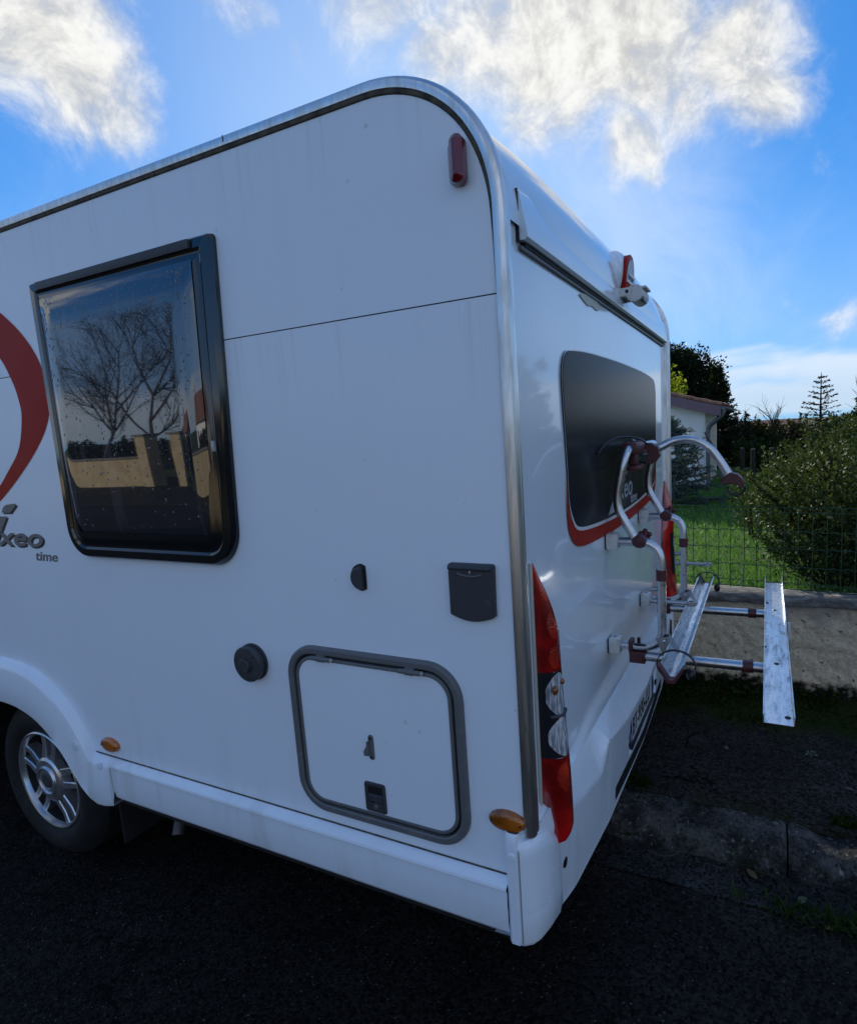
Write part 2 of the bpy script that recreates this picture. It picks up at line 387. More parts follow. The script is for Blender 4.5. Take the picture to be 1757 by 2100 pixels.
# ------------------------------------------------------------------ geometry helpers
class MB:
    def __init__(s): s.v = []; s.f = []
    def add(s, vs, fs):
        o = len(s.v); s.v += [tuple(p) for p in vs]; s.f += [tuple(i+o for i in f) for f in fs]; return s
    def box(s, lo, hi, bev=0.0, M=None):
        bm = bmesh.new(); bmesh.ops.create_cube(bm, size=1.0)
        for v in bm.verts: v.co = Vector([(lo[i]+hi[i])/2 + v.co[i]*(hi[i]-lo[i]) for i in range(3)])
        if bev: bmesh.ops.bevel(bm, geom=list(bm.edges), offset=bev, segments=2, profile=.6, affect='EDGES')
        if M is not None: bmesh.ops.transform(bm, matrix=M, verts=bm.verts)
        bm.verts.index_update()
        s.add([v.co[:] for v in bm.verts], [[v.index for v in f.verts] for f in bm.faces]); bm.free(); return s
    def tube(s, pts, r, seg=12, cap=True):
        pts = [Vector(p) for p in pts]; n = len(pts)
        rs = r if isinstance(r, (list, tuple)) else [r]*n
        ts = [(pts[min(i+1, n-1)] - pts[max(i-1, 0)]).normalized() for i in range(n)]
        up = Vector((0, 0, 1)) if abs(ts[0].z) < .9 else Vector((1, 0, 0))
        a = ts[0].cross(up).normalized(); vs = []; fs = []
        for i in range(n):
            a = (a - ts[i]*a.dot(ts[i])).normalized(); b = ts[i].cross(a)
            for k in range(seg):
                t = 2*PI*k/seg; vs.append(pts[i] + (a*math.cos(t) + b*math.sin(t))*rs[i])
        for i in range(n-1):
            for k in range(seg):
                k2 = (k+1) % seg; fs.append((i*seg+k, i*seg+k2, (i+1)*seg+k2, (i+1)*seg+k))
        if cap: fs.append(tuple(range(seg-1, -1, -1))); fs.append(tuple((n-1)*seg+k for k in range(seg)))
        return s.add(vs, fs)
    def lathe(s, prof, seg, fn, close=False):
        """prof (r, h); fn(a, b, h) -> point"""
        vs = []; fs = []; n = len(prof)
        for r, h in prof:
            for k in range(seg):
                t = 2*PI*k/seg; vs.append(fn(r*math.cos(t), r*math.sin(t), h))
        for i in range(n-1):
            for k in range(seg):
                k2 = (k+1) % seg; fs.append((i*seg+k, i*seg+k2, (i+1)*seg+k2, (i+1)*seg+k))
        if close: fs.append(tuple(range(seg-1, -1, -1))); fs.append(tuple((n-1)*seg+k for k in range(seg)))
        return s.add(vs, fs)
    def plate(s, outline, fn, h0, h1, bev=0.0):
        """flat plate: outline (a,b) pairs, fn(a,b,h)"""
        n = len(outline); o = outline
        rings = [[fn(a, b, h0) for a, b in o], [fn(a, b, h1-bev) for a, b in o]]
        if bev:
            ins = inset(o, bev); rings.append([fn(a, b, h1) for a, b in ins])
        vs = [p for r in rings for p in r]; fs = []
        for i in range(len(rings)-1):
            for k in range(n):
                k2 = (k+1) % n; fs.append((i*n+k, i*n+k2, (i+1)*n+k2, (i+1)*n+k))
        fs.append(tuple((len(rings)-1)*n+k for k in range(n))); fs.append(tuple(range(n-1, -1, -1)))
        return s.add(vs, fs)
    def sweep(s, outline, section, fn, closed=True):
        """section of (n outward, h) swept along outline (a,b)"""
        n = len(outline); nr = normals(outline, closed); m = len(section); vs = []; fs = []
        for (a, b), (na, nb) in zip(outline, nr):
            for d, h in section: vs.append(fn(a+na*d, b+nb*d, h))
        for i in range(n if closed else n-1):
            j = (i+1) % n
            for k in range(m-1): fs.append((i*m+k, j*m+k, j*m+k+1, i*m+k+1))
        return s.add(vs, fs)
    def frame(s, bounds, radii, section, fn, seg=9):
        """section of (inset, h) rings round a rounded rectangle"""
        a0, b0, a1, b1 = bounds; vs = []; m = len(section)
        rings = [rrect(a0+d, b0+d, a1-d, b1-d, [max(r-d, .003) for r in radii], seg) for d, h in section]; n = len(rings[0])
        for k in range(n): vs += [fn(*rings[q][k], section[q][1]) for q in range(m)]
        return s.add(vs, [(k*m+q, ((k+1) % n)*m+q, ((k+1) % n)*m+q+1, k*m+q+1) for k in range(n) for q in range(m-1)])
    def grid(s, us, vs_, fn):
        nu, nv = len(us), len(vs_)
        P = [fn(u, v) for u in us for v in vs_]
        F = [(i*nv+j, (i+1)*nv+j, (i+1)*nv+j+1, i*nv+j+1) for i in range(nu-1) for j in range(nv-1)]
        return s.add(P, F)
    def ellipsoid(s, c, r, nu=14, nv=8, fn=None):
        vs = []; fs = []
        for j in range(nv+1):
            t = PI*j/nv
            for i in range(nu):
                p = 2*PI*i/nu; vs.append((c[0]+r[0]*math.sin(t)*math.cos(p), c[1]+r[1]*math.sin(t)*math.sin(p), c[2]+r[2]*math.cos(t)))
        for j in range(nv):
            for i in range(nu):
                i2 = (i+1) % nu; fs.append((j*nu+i, j*nu+i2, (j+1)*nu+i2, (j+1)*nu+i))
        return s.add(vs, fs)

def normals(o, closed=True):
    n = len(o); out = []
    area = sum(o[i][0]*o[(i+1) % n][1] - o[(i+1) % n][0]*o[i][1] for i in range(n))
    sg = 1 if area > 0 else -1
    for i in range(n):
        p = o[(i-1) % n] if closed else o[max(i-1, 0)]; q = o[(i+1) % n] if closed else o[min(i+1, n-1)]
        d = (q[0]-p[0], q[1]-p[1]); L = math.hypot(*d) or 1
        out.append((sg*d[1]/L, -sg*d[0]/L))
    return out
def inset(o, d):
    return [(a-na*d, b-nb*d) for (a, b), (na, nb) in zip(o, normals(o))]
def rrect(a0, b0, a1, b1, r, seg=7):
    """rounded rectangle; r one radius or four (a0b0, a1b0, a1b1, a0b1)"""
    rs = r if isinstance(r, (list, tuple)) else [r]*4; out = []
    for (cx, cy, t0), q in zip((((a0, b0, PI)), ((a1, b0, 1.5*PI)), ((a1, b1, 0.0)), ((a0, b1, .5*PI))), rs):
        mx = cx + (q if cx == a0 else -q); my = cy + (q if cy == b0 else -q)
        for k in range(seg+1):
            t = t0 + .5*PI*k/seg; out.append((mx+q*math.cos(t), my+q*math.sin(t)))
    return out
def ellipse(ca, cb, ra, rb, n=24, rot=0.0):
    return [(ca+ra*math.cos(t)*math.cos(rot)-rb*math.sin(t)*math.sin(rot), cb+ra*math.cos(t)*math.sin(rot)+rb*math.sin(t)*math.cos(rot)) for t in [2*PI*k/n for k in range(n)]]
def smooth(pts, k=6, closed=False):
    """Catmull-Rom through points of any dimension"""
    n = len(pts); P = [Vector(p) for p in pts]; out = []
    rng = range(n if closed else n-1)
    for i in rng:
        p0, p1, p2, p3 = (P[(i-1) % n], P[i], P[(i+1) % n], P[(i+2) % n]) if closed else (P[max(i-1, 0)], P[i], P[i+1], P[min(i+2, n-1)])
        for j in range(k):
            t = j/k
            out.append(tuple(.5*((2*p1) + (p2-p0)*t + (2*p0-5*p1+4*p2-p3)*t*t + (3*p1-p0-3*p2+p3)*t**3)))
    if not closed: out.append(tuple(P[-1]))
    return out
def fillet(pts, r, k=6):
    """round the corners of a 3-D polyline"""
    P = [Vector(p) for p in pts]; out = [P[0]]
    for i in range(1, len(P)-1):
        a = (P[i-1]-P[i]); b = (P[i+1]-P[i]); q = min(r, a.length*.48, b.length*.48)
        s_, e_ = P[i]+a.normalized()*q, P[i]+b.normalized()*q
        for j in range(k+1):
            t = j/k; out.append(s_*(1-t)**2 + P[i]*2*t*(1-t) + e_*t*t)
    out.append(P[-1]); return out

def link(name, mesh, parent=None):
    o = bpy.data.objects.new(name, mesh); COL.objects.link(o)
    if parent is not None:
        o.parent = parent
        p = parent
        off = Vector((0, 0, 0))
        while p is not None: off += p.location; p = p.parent
        o.location = -off
    return o
def obj(name, mb, mat, parent=None, sm=True, angle=35, label=None):
    me = bpy.data.meshes.new(name); me.from_pydata(mb.v, [], mb.f); me.update()
    bm = bmesh.new(); bm.from_mesh(me); bmesh.ops.delete(bm, geom=[v for v in bm.verts if not v.link_faces], context='VERTS'); bmesh.ops.recalc_face_normals(bm, faces=bm.faces); bm.to_mesh(me); bm.free()
    me.materials.append(MATS[mat])
    if sm:
        me.shade_smooth(); me.set_sharp_from_angle(angle=rad(angle))
    o = link(name, me, parent)
    if label: o['label'] = label
    return o
def tag(o, label, cat, group=None):
    o['label'] = label; o['category'] = cat
    if group: o['group'] = group
    return o
def thing(name, loc, label, cat, group=None):
    o = bpy.data.objects.new(name, None); COL.objects.link(o); o.location = loc; o.empty_display_size = .2
    return tag(o, label, cat, group)
def struct(o): o['kind'] = 'structure'; return o
def text_mb(s, size, fn, shear=0.0, h0=0.0, h1=.003, offset=0.0, xs=1.0):
    """letters as a mesh; fn(a, b, h) maps text x,y and height"""
    cu = bpy.data.curves.new('lettering', 'FONT'); cu.body = s; cu.size = size; cu.shear = shear; cu.offset = offset
    cu.extrude = .5; cu.resolution_u = 4
    o = bpy.data.objects.new('lettering_tmp', cu); COL.objects.link(o)
    dg = bpy.context.evaluated_depsgraph_get(); me = bpy.data.meshes.new_from_object(o.evaluated_get(dg))
    mb = MB().add([fn(v.co.x*xs, v.co.y, h1 if v.co.z > 0 else h0) for v in me.vertices], [tuple(p.vertices) for p in me.polygons])
    bpy.data.objects.remove(o); bpy.data.curves.remove(cu); bpy.data.meshes.remove(me)
    return mb
SIDE = lambda y, z, h: (-h, y, z)          # left flank of the motorhome
REAR = lambda x, z, h: (x, -h, z)          # its rear wall
def lerp(x, xs, ys): return float(np.interp(x, xs, ys))
def sstep(a, b, x):
    t = min(max((x-a)/(b-a), 0), 1); return t*t*(3-2*t)
# value noise for displaced stone
_perm = RNG.random((64, 64, 64))
def vnoise(x, y, z):
    xi, yi, zi = math.floor(x), math.floor(y), math.floor(z); fx, fy, fz = x-xi, y-yi, z-zi
    fx, fy, fz = fx*fx*(3-2*fx), fy*fy*(3-2*fy), fz*fz*(3-2*fz); r = 0
    for i in (0, 1):
        for j in (0, 1):
            for k in (0, 1):
                r += _perm[(xi+i) & 63, (yi+j) & 63, (zi+k) & 63]*(fx if i else 1-fx)*(fy if j else 1-fy)*(fz if k else 1-fz)
    return r-.5
def fbm(x, y, z, o=4):
    a, r = 1.0, 0.0
    for _ in range(o): r += a*vnoise(x, y, z); x, y, z, a = x*2.03+7, y*2.03+3, z*2.03+1, a*.5
    return r

# ------------------------------------------------------------------ ground, road, kerb, pavement
def lawn_z(x, y=0):
    return lerp(x, [2.4, 6, 12, 22, 60], [.64, .50, .31, .10, .0]) + .03*math.sin(y*.9+x*.4)
def ground():
    struct(obj('ground', MB().grid([-600, -100, 0, 100, 600], [-600, -100, 0, 100, 600], lambda x, y: (x, y, -.06)), 'far_ground', sm=False))
    struct(obj('road', MB().grid(np.linspace(-7, .86, 24), np.linspace(-40, 60, 60), lambda x, y: (x, y, .0)), 'asphalt'))
    ys = list(np.linspace(-2.6, 2.6, 150)); ys = [-40, -20, -8] + ys + [8, 25, 60]
    # concrete gutter channel along the kerb
    struct(obj('gutter', MB().grid(np.linspace(.845, 1.06, 12), ys, lambda x, y: (x, y, .006 - .012*math.sin(PI*(x-.845)/.215) + .012*fbm(x*9, y*9, 2.2, 4))), 'gutter_concrete'))
    struct(obj('pavement', MB().grid([1.199] + list(np.linspace(1.20, 2.42, 46)), ys, lambda x, y: (x, y, -.05 if x < 1.1995 else .122 + .016*fbm(x*5, y*5, 5.5, 4) + .025*sstep(2.15, 2.40, x))), 'pavement_asphalt'))
    struct(obj('opposite_pavement', MB().grid([-9.2, -7.0], [-40, 60], lambda x, y: (x, y, .05)).add([(-7, -40, .05), (-7, 60, .05), (-7, 60, -.02), (-7, -40, -.02)], [(0, 1, 2, 3)]), 'pavement_asphalt', sm=False))
    k = bpy.data.objects.new('kerb', None); COL.objects.link(k); struct(k)
    sec = [(1.030, -.03), (1.032, .02), (1.036, .065), (1.050, .098), (1.078, .118), (1.115, .128), (1.16, .130), (1.205, .128), (1.22, .10)]
    y0 = -4.6; i = 0
    while y0 < 5.0:
        L = 1.0 - .006; mb = MB(); yy = np.linspace(y0, y0+L, 60 if -2.8 < y0 < 1.0 else 10); m = len(sec)
        lift = random.uniform(-.008, .008); pull = random.uniform(-.008, .008)
        def f(y, t, lift=lift, pull=pull, y0=y0, L=L):
            x, z = sec[int(t)]
            e = min(y-y0, y0+L-y); rd = .012*max(0, 1-e/.02)**2
            n = fbm(x*11, y*11, z*11+9, 4); chip = max(0, fbm(x*4, y*4, z*4+31, 2)-.2)*.06
            return (x + pull - .022*n + rd*.5 + chip*.5*(1 if t < 5 else 0), y, z + lift*(t > 1) + .020*n*(t > 1) - rd*(t > 3) - chip*(t > 2))
        mb.grid(list(yy), list(range(m)), f)
        for yv, rev in ((y0, 0), (y0+L, 1)):
            mb.add([f(yv, t) for t in range(m)] + [(1.22, yv, -.03)], [tuple(range(m+1))])
        obj('kerb_stone', mb, 'kerb_stone', k, angle=60); y0 += 1.0; i += 1
    struct(obj('lawn', MB().grid([2.46, 2.6, 3, 4, 5, 6, 8, 10, 12, 15, 18, 22, 30, 45, 60], list(np.linspace(-45, 60, 90)), lambda x, y: (x, y, lawn_z(x, y))), 'lawn_ground'))
ground()

# ------------------------------------------------------------------ motorhome
van = thing('motorhome', (1.15, 2.4, 0), 'white coachbuilt motorhome seen from its rear left corner, parked with one side on the kerb', 'motorhome')
W = 2.30; YF = 4.7
def profile(n=22):
    """(y, z) from the foot of the rear wall up and over the roof"""
    out = [(0, .735), (0, 1.2), (0, 1.7), (0, 2.0), (0, 2.10)]
    cy, cz, ry, rz, e = .31, 2.165, .31, .308, 2.12
    for i in range(n+1):
        t = PI/2*i/n; c, s_ = math.cos(t)**(2/e), math.sin(t)**(2/e)
        out.append((cy - ry*c, cz + rz*s_))
    out += [(.7, 2.474), (1.5, 2.476), (2.6, 2.478), (3.7, 2.478), (YF, 2.478)]
    return out
PROF = profile()
PN = [(-(b), a) for a, b in [((PROF[min(i+1, len(PROF)-1)][0]-PROF[max(i-1, 0)][0]), (PROF[min(i+1, len(PROF)-1)][1]-PROF[max(i-1, 0)][1])) for i in range(len(PROF))]]
PN = [(a/math.hypot(a, b), b/math.hypot(a, b)) for a, b in PN]     # outward (rearwards / upwards)

ARCH_OUT = [(2.27, .918), (2.159, .913), (2.06, .897), (1.97, .864), (1.90, .822), (1.838, .770), (1.795, .716), (1.758, .660), (1.735, .616)]
ARCH_IN = [(2.27, .742), (2.178, .736), (2.09, .716), (2.02, .687), (1.95, .640), (1.888, .580), (1.84, .520), (1.797, .468), (1.752, .436)]
def mirror_y(p): return [(4.54-a, b) for a, b in p]
def body():
    # flank panels: outline follows roof curve and wheel cut-out
    top = [(y + .002*(y < .3), z-.002) for y, z in PROF if z > 2.003]
    for name, X in (('left', 0.0), ('right', W)):
        fn = (lambda y, z, h: (-h, y, z)) if X == 0 else (lambda y, z, h: (W+h, y, z))
        up = [(.004, 2.0015)] + top + [(YF, 2.0015)]
        obj('upper_side_panel', MB().plate(up, fn, -.02, 0), 'side_white', van, sm=False)
        arch = ARCH_IN[:-1]
        cut = [(a, b) for a, b in reversed([(2*2.27-a, b) for a, b in arch][1:])] + arch
        low = [(.004, .60), (.004, 1.9985), (YF, 1.9985), (YF, .60)] + [(a, b) for a, b in [(2*2.27-1.72, .60)] + [(2*2.27-a, max(b, .60)) for a, b in reversed(arch)][:] + [(a, max(b, .60)) for a, b in arch[1:]] + [(1.72, .60)]]
        obj('lower_side_panel', MB().plate(low, fn, -.02, 0), 'side_white', van, sm=False)
        obj('panel_joint', MB().box((0.001 if X == 0 else W-.012, .003, 1.99), (.012 if X == 0 else W-.001, YF, 2.01)), 'seal_black', van, sm=False)
    # roof and rear cap, slightly domed across the width
    def cap(i, x):
        (y, z), (ny, nz) = PROF[i], PN[i]
        t = (x-1.15)/1.085; d = .008 + .026*(1-abs(t)**4)*sstep(2.12, 2.30, z)
        return (x, y+ny*d, z+nz*d)
    i0 = next(i for i, p in enumerate(PROF) if p[1] > 2.12)
    obj('roof', MB().grid(list(range(i0, len(PROF))), list(np.linspace(.050, W-.050, 41)), cap), 'gloss_white', van, angle=60)
    # rear wall with a shelf above the bumper
    def rear(x, z):
        e = min(x-.075, 2.225-x); zl = .825 - .068*sstep(.55, .25, e)
        d = .016*sstep(zl, .742, z) + .003*math.sin(PI*(x-.075)/2.15)
        return (x, -d, z)
    obj('rear_panel', MB().grid(list(np.linspace(.050, W-.050, 61)), list(np.linspace(.742, .86, 14)) + list(np.linspace(.9, 2.19, 16)), rear), 'gloss_white', van, angle=60)
    # aluminium corner trims, both sides
    sec = [(-.001, -.003), (-.006, -.002), (-.008, .006), (-.0075, .014), (-.003, .021), (.004, .024), (.013, .0245), (.016, .020), (.019, .020), (.022, .023), (.031, .0225), (.036, .018), (.038, .010), (.052, .009), (.054, -.004)]
    for name, sgn in (('l', 1), ('r', -1)):
        m = len(sec); mb = MB(); vs = []; fs = []
        for (y, z), (ny, nz) in zip(PROF, PN):
            for x, d in sec: vs.append((x if sgn > 0 else W-x, y+ny*d, z+nz*d))
        for i in range(len(PROF)-1):
            for k in range(m-1): fs.append((i*m+k, i*m+k+1, (i+1)*m+k+1, (i+1)*m+k))
        fs.append(tuple(range(m)))
        t = obj('corner_trim', mb.add(vs, fs), 'aluminium', van, angle=28)
        mb = MB(); vs = []; fs = []
        for (y, z), (ny, nz) in zip(PROF, PN):
            for x, d in ((-.0005, -.014), (-.0035, -.011), (-.0045, -.003), (.0, .0)):
                d *= .30+.70*sstep(2.0, 2.32, z); vs.append((x if sgn > 0 else W-x, y+ny*d, z+nz*d))
        for i in range(0, len(PROF)-1):
            for k in range(3): fs.append((i*4+k, i*4+k+1, (i+1)*4+k+1, (i+1)*4+k))
        obj('sealant', mb.add(vs, fs), 'seal_dirty', t)
    # joint in the roof trim
    obj('trim_joint', MB().box((-.0088, .735, 2.478), (-.0078, .7375, 2.494)), 'seal_black', van, sm=False)
    # floor and closed underside
    obj('underbody', MB().box((.03, .06, .40), (W-.03, 1.72, .62)).box((.30, 1.72, .40), (W-.30, 2.82, .62)).box((.03, 2.82, .40), (W-.03, YF+1.6, .60)).box((.5, .3, .30), (.62, 5.5, .40)).box((W-.62, .3, .30), (W-.5, 5.5, .40)), 'underbody', van, sm=False)
    for X0, X1 in ((.018, .34), (W-.34, W-.018)):      # wheel housings
        mb = MB(); a = [(2*2.27-p, q+.01) for p, q in reversed(ARCH_IN)][:-1] + [(p, q+.01) for p, q in ARCH_IN]
        mb.grid([X0, X1], list(range(len(a))), lambda x, t: (x, a[int(t)][0], a[int(t)][1]))
        xb = X1 if X0 < 1 else X0
        mb.add([(xb, p, q) for p, q in a], [tuple(range(len(a)))])
        obj('wheel_housing', mb, 'underbody', van)
body()

def cab():
    """overcab and cab, mostly beyond the left edge of the picture"""
    secs = [(YF, .0, W, .42, 2.478), (5.15, .0, W, .42, 2.46), (5.45, .06, W-.06, .42, 2.30)]
    xs = lambda a, b: [a, a+.04, (a+b)/2, b-.04, b]
    mb = MB(); ring = []
    for y, x0, x1, z0, z1 in secs: ring.append([(x0, y, z0), (x0, y, z1-.05), (x0+.05, y, z1), (x1-.05, y, z1), (x1, y, z1-.05), (x1, y, z0)])
    vs = [p for r in ring for p in r]; fs = [(i*6+k, i*6+(k+1) % 6, (i+1)*6+(k+1) % 6, (i+1)*6+k) for i in range(2) for k in range(6)]
    fs.append(tuple(12+k for k in range(6)))
    obj('overcab', mb.add(vs, fs), 'side_white', van, angle=50)
    o = [(5.45, .30), (5.45, 1.95), (5.70, 1.90), (6.35, 1.22), (6.95, 1.05), (7.10, .85), (7.12, .35), (6.9, .30)]
    mb = MB().plate(o, lambda y, z, h: (.16+h, y, z), 0, W-.32)
    obj('cab_body', mb, 'bumper_white', van, angle=30)
    obj('windscreen', MB().add([(.26, 5.705, 1.91), (W-.26, 5.705, 1.91), (W-.24, 6.36, 1.235), (.24, 6.36, 1.235)], [(0, 1, 2, 3)]), 'window_glass', van)
    obj('cab_window', MB().plate([(5.55, 1.25), (5.55, 1.80), (5.75, 1.80), (6.22, 1.25)], lambda y, z, h: (.157-h, y, z), 0, .002), 'window_glass', van)
    obj('front_wheel', MB().lathe([(.30, .16), (.34, .18), (.345, .25), (.345, .35), (.33, .38), (.22, .17), (.05, .17)], 32, lambda a, b, h: (h, 6.15+a, .345+b)), 'rubber', van)
    obj('front_wheel', MB().lathe([(.30, W-.16), (.34, W-.18), (.345, W-.25), (.345, W-.35), (.33, W-.38)], 32, lambda a, b, h: (h, 6.15+a, .345+b)), 'rubber', van)
cab()

def skirts():
    sec = [(.001, .613), (.012, .610), (.029, .597), (.031, .590), (.026, .584), (.027, .55), (.026, .50), (.020, .468), (.006, .450), (-.05, .442)]
    for y0, y1 in ((.048, 1.612), (2.93, YF)):
        mb = MB().grid(list(np.linspace(y0, y1, 16)), list(range(len(sec))), lambda y, t: (-sec[int(t)][0], y, sec[int(t)][1]))
        mb.add([(-h, y1, z) for h, z in sec], [tuple(range(len(sec)))])
        obj('skirt', mb, 'skirt_white', van, angle=25)
        mb = MB().grid(list(np.linspace(y0, y1, 4)), list(range(len(sec))), lambda y, t: (W+sec[int(t)][0], y, sec[int(t)][1]))
        obj('skirt', mb, 'skirt_white', van, angle=25)
    obj('sealant', MB().box((-.0035, .05, .6125), (.0, 1.73, .6155)), 'seal_dirty', van, sm=False)
    # flared wheel arch with its foot towards the skirt
    o = smooth(ARCH_OUT, 4) + [(1.70, .613), (1.655, .613), (1.615, .613)]
    i_ = smooth(ARCH_IN, 4) + [(1.712, .424), (1.665, .428), (1.615, .440)]
    for fn in (SIDE, lambda y, z, h: (W+h, y, z)):
        mb = MB(); vs = []; fs = []; m = 7; n = len(o)
        for k in range(n):
            a, b = o[k], i_[k]; L = math.hypot(a[0]-b[0], a[1]-b[1])
            for t, h in ((0, .0), (.004/L, .010), (.022/L, .030), (.032/L, .033), (.55, .034), (.93, .040), (1.0, .034)):
                vs.append(fn(a[0]+(b[0]-a[0])*t, a[1]+(b[1]-a[1])*t, h))
        for k in range(n-1):
            for j in range(m-1): fs.append((k*m+j, k*m+j+1, (k+1)*m+j+1, (k+1)*m+j))
        # inner return lip
        s0 = len(vs); vs += [fn(b[0], b[1], -.03) for b in i_]
        for k in range(n-1): fs.append((k*m+m-1, (k+1)*m+m-1, s0+k+1, s0+k))
        fs.append(tuple((n-1)*m+j for j in range(m)))
        # forward half, mirrored
        q = len(vs); half = [fn_m for fn_m in vs]
        vs2 = [(x, 4.54-y, z) for x, y, z in half]; fs2 = [tuple(i+q for i in f) for f in fs]
        ar = obj('wheel_arch', MB().add(vs+vs2, fs+fs2), 'skirt_white', van, angle=32)
        if fn is SIDE:
            for (y, z, r) in ((1.80, .640, .020), (1.665, .585, .013)):
                obj('plug', MB().lathe([(r, .033), (r, .0355), (r*.8, .0365), (0.001, .0355)], 18, lambda a, b, h, y=y, z=z: SIDE(y+a, z+b, h)), 'skirt_white', ar)
    obj('mud_flap', MB().box((.06, 1.745, .185), (.30, 1.757, .42), .004), 'rubber', van)
    obj('exhaust_pipe', MB().tube([(.25, 1.62, .36), (.16, 1.54, .28), (.13, 1.525, .235)], .022, 14).tube([(.13, 1.525, .2351), (.14, 1.53, .25)], .019, 14), 'exhaust', van)
skirts()

def wheel(cx, out, name='wheel'):
    cy, cz = 2.225, .352; w = bpy.data.objects.new(name, None); COL.objects.link(w); w.parent = van; w.location = Vector((cx, cy, cz)) - van.location
    F = lambda a, b, h: (cx + out*h, cy+a, cz+b)       # h grows outwards
    tyre = [(.215, -.012), (.235, .006), (.262, .014), (.292, .012), (.318, -.002), (.338, -.022), (.350, -.040), (.352, -.075), (.349, -.078), (.349, -.088), (.352, -.091), (.352, -.128), (.349, -.131), (.349, -.141), (.352, -.144), (.350, -.180), (.330, -.205), (.215, -.205)]
    obj('tyre', MB().lathe(tyre, 72, F), 'rubber', w, angle=30)
    dish = [(.216, -.010), (.212, -.004), (.206, -.004), (.202, -.020), (.196, -.05), (.190, -.13), (.10, -.14), (.001, -.14)]
    obj('rim', MB().lathe(dish, 48, F), 'rim_dark', w)
    obj('rim_edge', MB().lathe([(.218, -.012), (.216, -.002), (.211, .001), (.204, -.002), (.200, -.012), (.198, -.020)], 60, F), 'rim_silver', w)
    mb = MB()
    for k in range(5):
        base = PI/2 + .10 + k*2*PI/5
        for s_ in (-1, 1):
            # spoke: from hub out to the rim, its pair runs parallel
            off = .030*s_; u = (math.cos(base), math.sin(base)); v = (-u[1], u[0])
            pts = [(.055, -.006, .021), (.10, -.010, .019), (.15, -.016, .0165), (.203, -.014, .0165)]
            vs = []
            for r, h, hw in pts:
                o_ = off*lerp(r, [.05, .11, .2], [.75, 1.0, 1.18])
                for e, hh in ((-hw, h-.045), (-hw, h-.004), (-hw+.004, h), (hw-.004, h), (hw, h-.004), (hw, h-.045)):
                    vs.append(F(u[0]*r+v[0]*(o_+e*.82), u[1]*r+v[1]*(o_+e*.82), hh))
            fs = [(i*6+j, i*6+j+1, (i+1)*6+j+1, (i+1)*6+j) for i in range(3) for j in range(5)]
            mb.add(vs, fs)
    obj('spokes', mb, 'rim_silver', w, angle=25)
    obj('hub_cap', MB().lathe([(.102, -.04), (.098, -.008), (.088, -.002), (.066, .0), (.060, .008), (.056, .008), (.052, .002), (.036, .003), (.034, .001), (.001, .002)], 40, F), 'rim_silver', w, angle=25)
    obj('centre_badge', MB().lathe([(.033, .003), (.030, .006), (.001, .0065)], 28, F), 'grey_plastic', w)
wheel(.055, -1); wheel(W-.055, 1)

